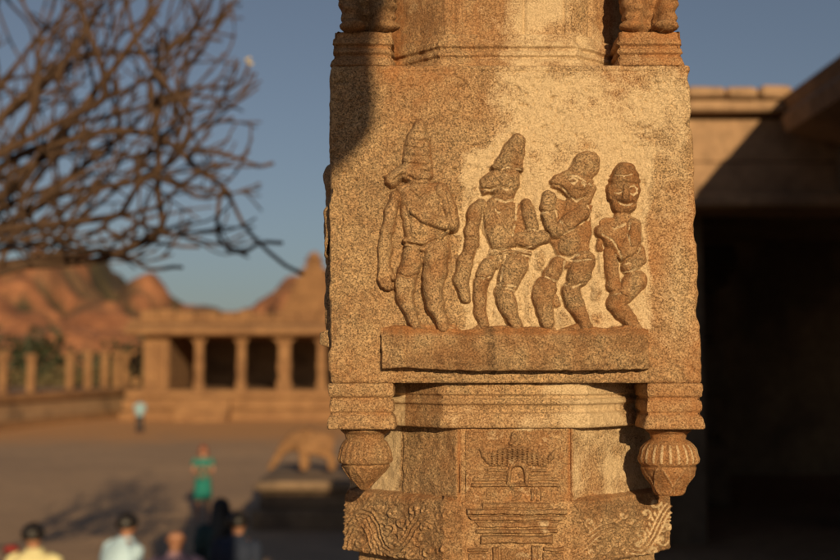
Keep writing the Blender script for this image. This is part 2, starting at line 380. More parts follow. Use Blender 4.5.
LINES = [
    [[(404, 189), (412, 186), (424, 185), (431, 183)], [(407, 243), (416, 248), (428, 246), (441, 239)], [(399, 275), (407, 278), (418, 276)], [(444, 186), (446, 200), (450, 224)], [(386, 236), (393, 237)], [(421, 252), (422, 270), (421, 290)], [(410, 192), (420, 200), (428, 194)]],
    [[(488, 252), (500, 250), (512, 249.5), (531, 254)], [(490, 255), (500, 254), (514, 254), (530, 257)], [(498, 252), (500, 262), (497, 276)], [(505, 256), (503, 268), (500, 284)], [(476, 277), (483, 279), (490, 277)], [(497, 285), (505, 288), (514, 291)], [(498, 282), (507, 286), (515, 287)],
     [(483, 190), (491, 191), (498, 188), (506, 191), (512, 190)], [(496, 171), (507, 168.5), (520, 171)], [(482, 206), (483, 222), (488, 243)], [(516, 205), (515, 222), (512, 236)], [(496, 200), (505, 203), (513, 200)], [(524, 231), (531, 229), (538, 232)], [(508, 179), (511, 183), (508, 186)], [(499, 176), (503, 175), (506, 177)], [(492, 208), (498, 214), (506, 209)], [(517, 246), (522, 249), (531, 247)]],
    [[(562, 189), (568, 196), (575, 202), (583, 198)], [(561, 236), (572, 230), (585, 221)], [(559, 256), (568, 259), (578, 255), (586, 252)], [(564, 262), (562, 274), (556, 287)], [(553, 207), (557, 218), (561, 225)], [(545, 277), (553, 281), (561, 281)], [(561, 283), (572, 288), (584, 283)], [(566, 176), (575, 178), (590, 186)],
     [(568, 181), (572, 179), (576, 182), (573, 185), (569, 184)], [(580, 184), (584, 186), (583, 191)], [(587, 206), (590, 214), (587, 222)], [(566, 260), (574, 262), (590, 260)], [(541, 214), (548, 213), (556, 211)]],
    [[(601, 235), (610, 240), (618, 252), (621, 262)], [(641, 224), (641, 245), (636, 256)], [(621, 273), (632, 271), (643, 267)], [(615, 256), (620, 272), (620, 288)], [(611, 296), (618, 293), (624, 297)], [(629, 224), (627, 236), (629, 246)], [(606, 224), (614, 229), (624, 225)], [(639, 256), (633, 262), (622, 266)]]]
def lines_d(x, y, i):
    return np.minimum.reduce([sd_chain(x, y, [(a, b, 0.) for a, b in q])[0] for q in LINES[i]])
def with_lines(f, i):
    def g(x, y):
        h = f(x, y); d = lines_d(x, y, i); return np.where(h > 1.5, h-1.5*np.exp(-(np.maximum(d, 0)/.9)**2), h)
    return g
FIGS = [fig_a, fig_b, fig_c, fig_d]
def figs_all(x, y): return MX(*[f(x, y) for f in FIGS])
def sstep(a, b, x):
    t = np.clip((x-a)/(b-a), 0, 1); return t*t*(3-2*t)

# ------------------------------------------------------------------ lofted stone sections
def ring_poly(C, rr, res, fine=None):
    """C: CCW corners seen from above; returns points, normals, distance to nearest corner, normals of the side"""
    n = len(C); P = []; Nn = []; cd = []
    for i in range(n):
        a = np.array(C[i-1]); b = np.array(C[i]); c = np.array(C[(i+1) % n])
        d0 = (b-a)/np.linalg.norm(b-a); d1 = (c-b)/np.linalg.norm(c-b)
        n0 = np.array([d0[1], -d0[0]]); n1 = np.array([d1[1], -d1[0]])
        ang = math.acos(np.clip(n0@n1, -1, 1)); tl = rr*math.tan(ang/2)
        cen = b-d0*tl-n0*rr
        for k in range(4):
            t = k/3; nn = n0*(1-t)+n1*t; nn /= np.linalg.norm(nn)
            P.append(cen+nn*rr); Nn.append(nn); cd.append(0)
        # side b -> c
        e = c; e2 = C[(i+2) % n]; d2 = (np.array(e2)-e)/np.linalg.norm(np.array(e2)-e)
        n2 = np.array([d2[1], -d2[0]]); tl2 = rr*math.tan(math.acos(np.clip(n1@n2, -1, 1))/2)
        s = b+d1*tl; q = e-d1*tl2; L = np.linalg.norm(q-s)
        r = res if (fine is None or fine(n1)) else res*5
        m = max(2, int(L/r))
        for k in range(1, m):
            P.append(s+(q-s)*k/m); Nn.append(n1); cd.append(min(k, m-k)/m*L)
    return np.array(P), np.array(Nn), np.array(cd)
def loft_stone(name, C, z0, z1, mat, parent, off=None, disp=None, res=.003, zres=.003, rr=.006, rough=.0016, chip=.008, wearf=None, seed=0, fine=None, xs=None, cap=True, lip=0.0):
    P, Nn, cd = ring_poly(C, rr, res, fine)
    nz = max(2, int((z1-z0)/zres)); zs = np.linspace(z0, z1, nz+1); n = len(P)
    o = np.zeros(nz+1) if off is None else off(zs)
    P3 = np.zeros((nz+1, n, 3)); P3[..., 0] = P[:, 0]; P3[..., 1] = P[:, 1]; P3[..., 2] = zs[:, None]
    N3 = np.zeros_like(P3); N3[..., 0] = Nn[:, 0]; N3[..., 1] = Nn[:, 1]
    ez = np.minimum(zs-z0, z1-zs)[:, None]
    e = np.minimum(cd[None, :]+.0*ez, ez+.003 if lip else 1e9)
    nzv = fbm(P3, 45, seed, 4, .6)
    D = o[:, None]+rough*nzv
    ch = np.clip(fbm(P3, 28, seed+5, 3)-.05, 0, 1)*chip*np.exp(-e/.012)
    D = D-ch
    if lip: D = D-lip*np.exp(-ez/.0025)
    if disp is not None: D = D+disp(P3, N3)
    V = P3+N3*D[..., None]
    if xs: V[..., 0] = xs(V)
    idx = np.arange((nz+1)*n).reshape(nz+1, n); nx = np.roll(idx, -1, 1)
    Fq = np.stack([idx[:-1], nx[:-1], nx[1:], idx[1:]], -1).reshape(-1, 4)
    W = np.zeros(((nz+1)*n, 3))
    if wearf is not None: W = wearf(V.reshape(-1, 3), D.reshape(-1))
    V = V.reshape(-1, 3)
    if cap:
        # quads for the caps: inner ring collapsed towards the centre
        for row in (0, nz):
            ring = V[row*n:(row+1)*n]; c = ring.mean(0); k = len(V)
            V = np.concatenate([V, c+(ring-c)*.02]); W = np.concatenate([W, np.zeros((n, 3))])
            i0 = np.arange(n)+row*n; i1 = np.roll(i0, -1); j0 = np.arange(n)+k; j1 = np.roll(j0, -1)
            q = np.stack([i1, i0, j0, j1] if row == 0 else [i0, i1, j1, j0], -1)
            Fq = np.concatenate([Fq, q])
    return mk(name, V, Fq, mat, parent, wear=W)
def rect(x0, x1, y0, y1): return [(x0, y0), (x1, y0), (x1, y1), (x0, y1)]
def octo(cx, cy, a): return [(cx+a/math.cos(PI/8)*math.cos(-PI/2-PI/8+PI/4*k), cy+a/math.cos(PI/8)*math.sin(-PI/2-PI/8+PI/4*k)) for k in range(8)]
def front(nrm): return nrm[1] < -.2
def fld(name, fn, x0, x1, y0, y1, Y, mat, parent, res=.6, warp=.9, lump=0., wearf=None, sc=PXM, sink=3.5, rough=.5, seed=3):
    """relief carved on the front face plane Y: fn gives the height at each point of the drawing"""
    a = at(x0, y1, Y); b = at(x1, y0, Y)
    xs = np.arange(a[0], b[0], res*PXM); zs = np.arange(a[2], b[2], res*PXM)
    X, Z = np.meshgrid(xs, zs); P = np.stack([X, np.full_like(X, Y), Z], -1)
    px, py = project(P)
    nz = fbm(P, 90, seed, 3, .6)
    w = fbm(P, 60, seed+9, 2)
    h0 = fn(px+w*warp, py+np.roll(w, 7, 0)*warp)
    h = np.where(h0 > .3, h0+nz*rough, h0)
    if lump: h = h+sstep(1.5, 6, h0)*np.where(h0 > 1.5, lump*fbm(P, 55, seed+31, 2)-.9*np.clip(fbm(P, 130, seed+40, 2)-.35, 0, 1), 0)
    V = P.copy(); V[..., 1] = Y-h*sc
    keep = (h > -sink)
    idx = np.arange(h.size).reshape(h.shape)
    k = keep[:-1, :-1] & keep[1:, :-1] & keep[:-1, 1:] & keep[1:, 1:]
    q = np.stack([idx[:-1, :-1], idx[:-1, 1:], idx[1:, 1:], idx[1:, :-1]], -1)[k]
    used, inv = np.unique(q.ravel(), return_inverse=True)
    W = np.zeros((h.size, 3))
    if wearf is not None: W = wearf(px, py, h0).reshape(-1, 3)
    return mk(name, V.reshape(-1, 3)[used], inv.reshape(-1, 4), mat, parent, wear=W[used])

# ================================================================== THE CARVED PILLAR
CX, CY = .155, 2.204
FLOOR = 1.75
pil = root('carved_pillar', (CX, CY, FLOOR), 'tall carved granite temple pillar in front with four relief figures, lit by low sun', 'pillar')
XL, XR0, XR1 = -.149, .4585, .447
zT, zB = zy(65), zy(383)
limeA = [(463, 154), (480, 150), (496, 140), (512, 126), (530, 100), (600, 110), (660, 150), (648, 200), (646, 250), (652, 290), (650, 328), (470, 330), (458, 312), (464, 262), (458, 232), (466, 200)]
limeB = [(500, 62), (700, 62), (700, 380), (655, 380), (655, 170), (600, 150), (530, 140), (505, 135), (490, 100)]
def block_wear(V, D):
    px, py = project(V); fr = (V[:, 1] < 1.93)
    nz = fbm(V, 22, 4, 4, .6); fh0 = figs_all(px, py)
    pads = np.maximum.reduce([np.exp(-(((px-a_)/c_)**2+((py-b_)/d_)**2)**2) for a_, b_, c_, d_ in ((500, 313, 5, 12), (541, 262, 5, 10), (530, 302, 4, 18), (565, 318, 6, 8), (458, 315, 10, 10), (597, 292, 5, 11), (596, 318, 8, 7), (518, 300, 4, 16))])
    a = sstep(8, -8, sd_poly(px, py, limeA)+nz*9)*(.40+.10*nz+.34*np.exp(-np.maximum(-fh0, 0)/7))*(1-.55*pads)
    b = sstep(20, -30, sd_poly(px, py, limeB)+nz*26)*(.24+.20*sstep(170, 110, py)*(1+.6*nz)+.22*np.exp(-((px-545)/45)**2-((py-105)/40)**2))
    fh = figs_all(px, py)
    halo = np.exp(-(np.maximum(-fh, 0)/5.0)**2)*sstep(440, 470, px)*.60*(fh > -5.9)
    lime = np.clip(np.maximum(a, b)+halo+.14*nz, 0, 1)*np.where(py > 334, sstep(60, 0, py-334), 1)
    # darker, unwashed ground on the left and at the far right
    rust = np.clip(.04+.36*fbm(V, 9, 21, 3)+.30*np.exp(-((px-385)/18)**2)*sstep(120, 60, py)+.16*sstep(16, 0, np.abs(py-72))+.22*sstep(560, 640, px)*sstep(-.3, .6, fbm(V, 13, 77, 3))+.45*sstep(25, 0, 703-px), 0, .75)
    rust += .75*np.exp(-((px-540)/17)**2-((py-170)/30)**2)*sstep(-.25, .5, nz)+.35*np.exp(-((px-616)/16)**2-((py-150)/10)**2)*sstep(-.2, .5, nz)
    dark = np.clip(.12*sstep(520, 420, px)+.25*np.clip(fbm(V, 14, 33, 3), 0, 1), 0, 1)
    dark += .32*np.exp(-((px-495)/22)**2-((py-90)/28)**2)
    return np.stack([lime*fr, np.clip(rust, 0, .8), np.clip(dark, 0, .7)], -1)
def block_disp(P, Nv):
    px, py = project(P); fr = (Nv[..., 1] < -.9)
    fh = figs_all(px, py)
    halo = -1.3*np.exp(-np.maximum(-fh, 0)/2.5)
    for cx_, cy_, rx_, ry_, hh_ in ((536, 160, 12, 22, 1.8), (500, 313, 5, 12, 3), (541, 262, 5, 10, 3.2), (530, 302, 4, 18, 2.5), (565, 318, 6, 8, 2.8), (455, 318, 9, 10, 2.), (603, 262, 3, 12, 2.8), (597, 292, 5, 11, 3.4), (596, 318, 8, 6, 2.2), (518, 300, 4, 16, 2.2), (603, 230, 4, 14, 1.8), (478, 240, 2, 10, 1.5), (541, 205, 5, 14, 2.)):
        dd = ((px-cx_)/rx_)**2+((py-cy_)/ry_)**2; halo = halo+hh_*np.exp(-dd**2)
    # chiselled unevenness and shallow tool scars
    h = halo+1.5*fbm(P, 14, 61, 3, .6)+.7*fbm(P*np.array([1, 1, 1.]), 120, 71, 2)
    h += -1.6*np.exp(-((py-71)/1.1)**2)*sstep(395, 420, px)*sstep(668, 640, px)
    frame = np.minimum(np.abs(px-484), 99)
    h += -1.0*np.exp(-((py-107)/1.)**2)*sstep(480, 486, px)*sstep(515, 509, px)-1.0*np.exp(-((px-511)/1.)**2)*sstep(86, 90, py)*sstep(108, 104, py)
    pit = np.clip(fbm(P, 160, 91, 2)-.55, 0, 1)*-4.5
    h += pit
    return np.where(fr, h*PXM, .0015*fbm(P, 30, 62, 3))
def batter(V):
    t = np.clip((V[..., 2]-zB)/(zT-zB), 0, 1)
    k = np.clip((V[..., 0]-XL)/(XR0-XL), 0, 1)
    return V[..., 0]-(XR0-XR1)*t*k
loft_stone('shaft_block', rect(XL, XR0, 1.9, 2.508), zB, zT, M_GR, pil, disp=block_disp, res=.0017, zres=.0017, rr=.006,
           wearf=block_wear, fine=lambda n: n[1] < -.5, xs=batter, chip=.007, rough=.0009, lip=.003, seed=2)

lab = ['standing relief figure with tall pointed cap and one arm hanging, leftmost', 'relief figure with leaning pointed cap and bent legs',
       'relief figure with snouted head leaning right and forearm across its chest', 'small smiling relief figure with round cap, rightmost']
def fw(limeamt, rust, fi=0):
    face = fi == 3
    def w(px, py, h):
        P = np.stack([px*.01, py*.01, px*0], -1)
        nz = fbm(P, 22, 5, 3); n2 = fbm(P, 6, 15, 3)
        edge = np.exp(-np.maximum(h, 0)/2.2); mid_ = np.exp(-((h-3.6)/1.6)**2)
        lime = np.clip(limeamt*(edge*1.2+.30*np.clip(nz, 0, 1)), 0, 1)
        r = np.clip(rust+.4*n2+.35*mid_, 0, .8)
        d = np.clip(.12+.4*n2, 0, .6)
        kl = np.exp(-(np.maximum(lines_d(px, py, fi), 0)/1.15)**2)*sstep(-.6, .3, nz+.25)
        lime = np.clip(lime+kl*(.62 if fi else .2), 0, 1); r = r*(1-kl*.6)
        if face:
            hd = sstep(217, 212, py)
            ln = np.minimum.reduce([sd_chain(px, py, [(a, b, 0.) for a, b in q])[0] for q in ([(617, 202.5), (620, 205.3), (624, 206.5), (628, 206), (631, 204.5)], [(613, 194), (617, 195), (620.5, 193)], [(628, 188.5), (632, 187), (635.5, 190), (635, 194), (631, 196)], [(614, 176), (622, 178), (630, 176)], [(628, 195), (632, 196.5), (636, 194)])])
            k = np.exp(-(np.maximum(ln, 0)/.7)**2)*np.where(py > 198, .95, .8); lime = np.clip(lime*(1-hd*.8)+k*1.0, 0, 1); r = np.clip(r+.35*hd, 0, .9)*(1-k); d = np.clip(d+.38*hd+.5*np.exp(-((px-624)/3.5)**2-((py-199)/2)**2), 0, .85)*(1-k)
        return np.stack([lime, r, d], -1)
    return w
YF = 1.902
for i, (f, bb, lm, ru) in enumerate(((fig_a, (372, 466, 112, 338), .12, .10), (fig_b, (450, 552, 128, 338), .8, .12), (fig_c, (520, 606, 146, 338), .75, .20), (fig_d, (592, 652, 158, 338), .7, .36))):
    o = fld('carved_figure', with_lines(f, i), *bb, YF, M_FIG if i else M_GR, pil, res=.62, wearf=fw(lm, ru, i), sc=PXM*(.88 if i else 1.25), seed=3+i, lump=1.3, warp=1.3)
    o['label'] = lab[i]

# base slab the figures stand on
def slab_fn(x, y):
    top = 333.5+1.6*np.sin(x/17.)+1.2*np.sin(x/7.3)
    d = np.maximum(np.maximum(381-x, x-648.5), np.maximum(top-6-y, y-(369+2.5*sstep(381, 480, x)-1.*sstep(560, 640, x))))
    h = 17*np.clip(-d/1.0, 0, 1)
    h = np.where(d > 0, np.maximum(-d*3, -6), h)
    h = h-7*sstep(3, -5, y-top)*(d < 0)           # sloped top ledge
    h = h-6*sstep(406, 382, x)*(d < 0)-7*sstep(634, 649, x)*(d < 0)
    h = h-2.*np.exp(-((x-406)/1.2)**2)*(d < 0)-1.5*np.exp(-((x-489)/3)**2)*(d < 0)
    P = np.stack([x*.01, y*.01, x*0], -1)
    return np.where(d < 0, np.maximum(h+1.3*fbm(P, 9, 44, 3), .6), h)
def slab_wear(px, py, h):
    P = np.stack([px*.01, py*.01, px*0], -1); n = fbm(P, 5, 77, 3)
    d = .22+.45*n+1.3*np.exp(-((px-489-.15*(py-340))/4.5)**2)*sstep(-.8, .2, n)+.3*np.exp(-((px-560)/3)**2)+.25*sstep(352, 368, py)
    return np.stack([np.clip(.25*n, 0, 1), np.clip(.25+.6*sstep(338, 332, py)+.3*n, 0, .85), np.clip(d, 0, .97)], -1)
fld('base_slab', slab_fn, 374, 656, 322, 378, YF, M_FIG, pil, res=.8, wearf=slab_wear, rough=1.0)

# worn relief on the shaded left side of the block
def side_relief():
    ys = np.arange(1.93, 2.47, .003); zs = np.arange(zy(352), zy(150), .003)
    Yg, Z = np.meshgrid(ys, zs); pyy = 363-(Z-CZ)/PXM; xx = (Yg-1.9)/PXM
    h = MX(limb(xx, pyy, [(60, 172, 20), (75, 190, 12)], 11), limb(xx, pyy, [(60, 205, 22), (65, 250, 18)], 9), limb(xx, pyy, [(50, 260, 14), (40, 320, 11)], 7),
           limb(xx, pyy, [(80, 260, 14), (92, 320, 11)], 8), limb(xx, pyy, [(30, 210, 9), (26, 250, 8)], 7), limb(xx, pyy, [(150, 190, 20), (155, 250, 24), (150, 320, 16)], 9),
           limb(xx, pyy, [(240, 180, 18), (245, 250, 22), (240, 320, 16)], 8), prof(np.maximum(np.abs(xx-160)-140, np.abs(pyy-338)-9), 5, 12))
    P = np.stack([Yg*0, Yg, Z], -1); h = np.where(h > .3, h+1.6*fbm(P, 40, 9, 3), h)
    V = np.stack([XL+.001-np.clip(h, -4, 30)*PXM, Yg, Z], -1); idx = np.arange(h.size).reshape(h.shape)
    q = np.stack([idx[:-1, :-1], idx[1:, :-1], idx[1:, 1:], idx[:-1, 1:]], -1).reshape(-1, 4)
    mk('side_relief', V.reshape(-1, 3), q, M_GR, pil)
side_relief()

# ---- mouldings under the block
def mould(spec):
    ys = np.array([s[0] for s in spec], float); os_ = np.array([s[1] for s in spec], float)*PXM
    def off(zs):
        return np.interp(363-(zs-CZ)/PXM, ys, os_)
    return off
def wear_simple(l, r, d, sc=14, seed=50):
    def w(V, D):
        n = fbm(V, sc, seed, 3); n2 = fbm(V, sc*.5, seed+8, 3)
        cr = np.clip(-(D)/.006, 0, 1)
        return np.stack([np.clip(l*(1+n*2.), 0, 1), np.clip(r*(1+n2)+.25*cr, 0, .8), np.clip(d*(1+n*1.5), 0, .8)], -1)
    return w
low = [(383, -1), (385, 0), (390, 0), (396, -1), (397.5, -4), (399, -4.5), (401, -2.), (406, -1), (411, -1.5), (412.5, -3.5), (414, -3.5), (416, -1), (419, .5), (426, 1.5), (428.5, 1), (430, -3)]
loft_stone('corner_block', rect(XL, -.0415, 1.9, 2.01), zy(429.5), zy(383.3), M_GR, pil, off=mould(low), res=.002, zres=.0015, rr=.004, wearf=wear_simple(.05, .25, .12), seed=11, chip=.007)
loft_stone('corner_block', rect(.366, .4595, 1.9, 2.01), zy(429.5), zy(383.3), M_GR, pil, off=mould(low), res=.002, zres=.0015, rr=.004, wearf=wear_simple(.3, .4, .1), seed=12, chip=.007)
for xa, xb in ((XL, -.0415), (.366, .4595)):
    loft_stone('corner_block', rect(xa, xb, 2.40, 2.508), zy(429.5), zy(383.3), M_GR, pil, off=mould(low), res=.006, zres=.003, rr=.004, seed=13)
midm = [(383, -3), (386, -3), (390, -2), (394.5, -1.5), (395.5, -4.5), (398, -5), (399.5, -1), (402, .5), (404, 0), (405.5, -3.5), (409, -4.5), (412, -4), (414, 0), (419, 1), (425, 1.6), (427.5, 1), (429, -4)]
def mid_wear(V, D):
    px, py = project(V); n = fbm(V, 18, 70, 3)
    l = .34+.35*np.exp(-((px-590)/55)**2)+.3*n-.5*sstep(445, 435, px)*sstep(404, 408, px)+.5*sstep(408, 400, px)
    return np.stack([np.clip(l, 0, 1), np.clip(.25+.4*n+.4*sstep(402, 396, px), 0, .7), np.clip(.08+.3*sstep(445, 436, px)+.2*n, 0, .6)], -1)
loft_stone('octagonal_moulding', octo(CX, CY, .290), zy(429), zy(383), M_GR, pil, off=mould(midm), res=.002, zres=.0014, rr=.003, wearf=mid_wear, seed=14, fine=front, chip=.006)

# ---- octagonal shaft with smooth panels
A1 = .283; AF = .0925
def cutsq(cx, cy, a, f): return [(cx-f, cy-a), (cx+f, cy-a), (cx+a, cy-f), (cx+a, cy+f), (cx+f, cy+a), (cx-f, cy+a), (cx-a, cy+f), (cx-a, cy-f)]
def shaft_disp(P, Nv):
    px, py = project(P); h = .9*fbm(P, 12, 101, 3)+.6*fbm(P, 100, 103, 2)
    ly = ((py > 432.5) & (py < 497))
    panel = sstep(403, 404.5, px)*sstep(459, 457.5, px)+sstep(569.5, 571, px)*sstep(625, 624, px)
    dg = np.abs(Nv[..., 0]) > .3
    h = h+np.where(dg & (Nv[..., 1] < -.2), 2.2*panel*sstep(432, 433.5, py)*sstep(498, 496.5, py), 0)
    h = h-2.0*np.exp(-((px-459)/1.2)**2)-2.2*np.exp(-((px-570)/1.2)**2)
    return h*PXM
def shaft_wear_shade(V, D):
    px, py = project(V); n = fbm(V, 16, 80, 3); n2 = fbm(V, 8, 83, 3)
    l = .16+.5*sstep(404, 398, px)+.28*sstep(570, 576, px)+.6*np.exp(-((px-524)/9)**2-((py-434)/9)**2)+.4*np.exp(-((px-612)/10)**2-((py-470)/12)**2)+.25*n
    l = l*(1-.6*sstep(402, 406, px)*sstep(460, 456, px))  # left facet toned down in colour for its weaker sun
    r = .18+.4*n2+.6*np.exp(-((px-459)/2)**2)+.7*np.exp(-((px-570)/2.2)**2)+.35*sstep(490, 498, py)
    return np.stack([np.clip(l, 0, 1), np.clip(r, 0, .8), np.clip(.12+.25*n+.18*sstep(402, 406, px)*sstep(460, 456, px), 0, .6)], -1)
loft_stone('octagonal_shaft', cutsq(CX, CY, A1, AF), zy(508, 1.92), zy(424, 1.92), M_GR, pil, disp=shaft_disp, res=.002, zres=.002, rr=.003, wearf=shaft_wear_shade, seed=15, fine=front, chip=.004)

# shrine carved on the front of the shaft
def rct(x, y, x0, x1, y0, y1, H, e=1.5, tp=0):
    cx = (x0+x1)/2; w = (x1-x0)/2-tp*(y-y0)
    d = np.maximum(np.abs(x-cx)-w, np.maximum(y0-y, y-y1)); return prof(d, e, H, .5, .9)
def shrine(x, y):
    roof = poly(x, y, [(483, 455), (490, 452), (500, 448), (514, 445.5), (528, 447), (538, 453), (546, 458), (544, 466), (490, 466.5), (487, 460)], 4.0, 5, .5, .5)
    hl = limb(x, y, [(489, 461, 3), (484, 455, 2), (481, 449.5, .8)], 3.8); hr = limb(x, y, [(544, 463, 3), (550, 457, 2), (553.5, 451, .8)], 3.8)
    holes = np.where((y > 449) & (y < 468) & (x > 487) & (x < 549) & (np.hypot(x-517, y-475) > 12), np.clip(np.cos((x-514)*1.25+np.where(np.floor(y/2.42) % 2 > 0, PI, 0))*np.cos((y)*1.3), 0, 1)*3.6, 0)
    roof = MX(roof, hl, hr)-holes
    fin = MX(limb(x, y, [(514, 443, 4), (514, 437, 2.8), (514, 433, .8)], 3.6), rct(x, y, 508, 520, 441, 445, 3.5))
    arch = limb(x, y, [(508, 484, 1.6), (508, 472, 1.6), (512, 466, 1.6), (517.5, 463.5, 1.8), (523, 466, 1.6), (526.5, 472, 1.6), (526.5, 484, 1.6)], 5)
    fan = np.where((np.hypot(x-517, y-474) < 13) & (np.hypot(x-517, y-474) > 9) & (y < 474), 3.2+.9*np.cos(np.arctan2(y-474, x-517)*16), -5)
    nich = -.3*np.exp(-((x-515.5)/3.2)**6-((y-475)/8.5)**6)
    bars = MX(rct(x, y, 487, 507, 468.3, 471.8, 3.4), rct(x, y, 528, 546, 468.3, 471.8, 3.4), rct(x, y, 484, 507, 473.5, 476, 2.2), rct(x, y, 528, 550, 473.5, 476, 2.2),
              rct(x, y, 472, 508, 477.5, 481.5, 2.8), rct(x, y, 528, 558, 477.5, 481.5, 2.8), rct(x, y, 471, 560, 483, 487, 4.0),
              rct(x, y, 486, 491, 488, 500, 2.), rct(x, y, 530, 533.5, 488, 501, 3.4), rct(x, y, 535.5, 537.5, 488, 501, 2), rct(x, y, 539.5, 541.5, 488, 501, 2.4), rct(x, y, 511, 523, 488, 501, 1.2))
    return MX(roof, fin, fan, arch, bars, 0*x+.5)+nich
def car_wear_shade(px, py, h):
    P = np.stack([px*.01, py*.01, px*0], -1); n = fbm(P, 9, 7, 3); n2 = fbm(P, 60, 7, 2)
    return np.stack([np.clip(.15+.3*n, 0, 1), np.clip(.42+.3*n, 0, .8), np.clip(.12+.3*n+.5*np.exp(-((h-1.5)/.9)**2)+.22*sstep(2.2, 3.4, h)+.5*np.exp(-((px-514)/12)**2-((py-454)/7)**2)+1.1*np.exp(-((px-516.5)/4.5)**4-((py-475)/8.5)**4), 0, .8)], -1)  # besides stains, niche and hollows are coloured dark as shade
fld('carved_shrine', shrine, 466, 564, 430, 504, CY-A1-.0005, M_FIG, pil, res=.5, warp=.8, wearf=car_wear_shade, rough=.3, sink=1.5, sc=PXM*1.25)

# ---- lower octagonal block with scroll carving
A2 = .287
def ridge(x, y, pts, w, H):
    d, _ = sd_chain(x, y, [(a, b, 0.) for a, b in pts]); return H*np.exp(-(np.maximum(d, 0)/w)**2)
def spir(cx, cy, r, turns, a0, s=1):
    n = int(14*turns)+2
    return [(cx+r*(1-k/n)*math.cos(a0+s*2*PI*turns*k/n), cy+r*(1-k/n)*math.sin(a0+s*2*PI*turns*k/n)) for k in range(n)]
def off_path(p, o):
    q = []
    for i in range(len(p)):
        a = p[max(i-1, 0)]; b = p[min(i+1, len(p)-1)]; dx, dy = b[0]-a[0], b[1]-a[1]; L = math.hypot(dx, dy)+1e-6
        q.append((p[i][0]-dy/L*o, p[i][1]+dx/L*o))
    return q
WR = [(562, 557), (574, 551), (584, 545), (593, 536), (602, 529), (611, 526), (618, 529), (623, 536), (628, 544), (634, 550), (641, 551), (648, 545), (654, 535), (659, 524), (664, 514), (670, 506)]
WL = [(336, 556), (338, 540), (343, 526), (352, 516), (362, 512.5), (371, 515), (376, 524), (379, 536), (384, 547), (392, 552), (401, 548), (408, 539), (413, 529), (420, 520), (430, 514)]
WL2 = [(348, 556), (349, 540), (355, 528), (362, 524), (368, 530), (371, 543), (377, 556)]
def scroll(x, y):
    h = 0*x
    for p in (WR, WL):
        for o in (-4.2, 0, 4.2): h = np.maximum(h, ridge(x, y, off_path(p, o), .85, 2.8 if o else 2.2))
    for o in (-3, 1): h = np.maximum(h, ridge(x, y, off_path(WL2, o), 1.1, 2.4))
    sp = [(578, 533, 6, 1.4, 0, 1), (570, 522, 5, 1.3, 1, -1), (590, 523, 5, 1.3, 2, 1), (602, 548, 8, 1.4, -1, 1), (590, 553, 5, 1.2, 2, -1), (640, 535, 7, 1.5, 2, -1), (634, 522, 5, 1.3, 0, 1),
          (646, 514, 5, 1.3, 1, -1), (662, 540, 6, 1.4, 0, 1), (668, 528, 4.5, 1.3, 3, 1), (654, 552, 5, 1.3, 2, 1), (623, 515, 4, 1.2, 0, 1), (616, 545, 5, 1.2, 0, -1), (655, 503, 5, 1.3, 0, 1),
          (389, 528, 8, 1.6, 3.5, -1), (402, 522, 6, 1.3, 0, 1), (393, 512, 5, 1.2, 1, 1), (378, 507, 4, 1.2, 0, 1), (400, 535, 5, 1.2, 2, -1), (361, 542, 6, 1.3, 0, 1), (344, 506, 5, 1.2, 0, 1),
          (418, 540, 6, 1.3, 1, 1), (424, 528, 5, 1.2, 0, -1), (410, 555, 5, 1.3, 0, 1), (415, 509, 5, 1.2, 2, 1), (428, 552, 5, 1.2, 2, 1), (340, 548, 4, 1.2, 2, 1), (448, 532, 6, 1.3, 0, 1), (445, 550, 6, 1.3, 1, -1), (448, 514, 5, 1.2, 2, 1)]
    for cx, cy, r, tn, a0, s in sp:
        h = np.maximum(h, ridge(x, y, spir(cx, cy, r*1.15, tn*.8, a0, s), .75, 2.4))
    for p, sgn in ((WR, 1), (WL, 1), (WR, -1), (WL, -1)):
        for k in range(1, len(p)-1):
            for f_ in (0., .5):
                ax = p[k][0]+(p[k+1][0]-p[k][0])*f_; ay = p[k][1]+(p[k+1][1]-p[k][1])*f_; dx, dy = p[k+1][0]-p[k][0], p[k+1][1]-p[k][1]; L = math.hypot(dx, dy)+1e-6
                nx_, ny_ = -dy/L*sgn, dx/L*sgn; tx, ty = dx/L, dy/L
                if min(abs(x-ax).min(), 1) >= 1: continue
                h = np.maximum(h, ridge(x, y, [(ax+nx_*5.2, ay+ny_*5.2), (ax+nx_*7.6+tx*1.2, ay+ny_*7.6+ty*1.2), (ax+nx_*9.2+tx*3.2, ay+ny_*9.2+ty*3.2)], .9, 2.0))
    P = np.stack([x*.01, y*.01, x*0], -1)
    lf = np.clip(1-np.abs(fbm(P, 13, 3, 2))*6, 0, 1)*1.5
    return np.maximum(h, lf)
def lowm(zs):
    # upper chamfer, plain band, then the carved zone; step in at the bottom
    y = 363-(zs-CZ)/PXM/1.009
    return np.interp(y, [494, 497, 500, 506, 508, 551, 557, 560, 563, 566], [-22, -10, -2, 0, 0, 0, 0, 1.5, -1, -6])*PXM
def low_disp(P, Nv):
    px, py = project(P); fr = Nv[..., 1] < -.2
    depth = sstep(506, 509, py-8*(np.abs(Nv[..., 0]) > .3)*0+np.abs(px-505)*.07)
    s = scroll(px, py)*sstep(495, 506, py+np.abs(px-505)*.05)*.95
    dg = np.abs(Nv[..., 0]) > .3
    s = np.where(dg, s-.8, np.where((px < 462) | (px > 572), s*.8-.6, 0))
    return np.where(fr, (s+.9*fbm(P, 18, 111, 3)+.5*fbm(P, 110, 113, 2))*PXM*1.25, 0)
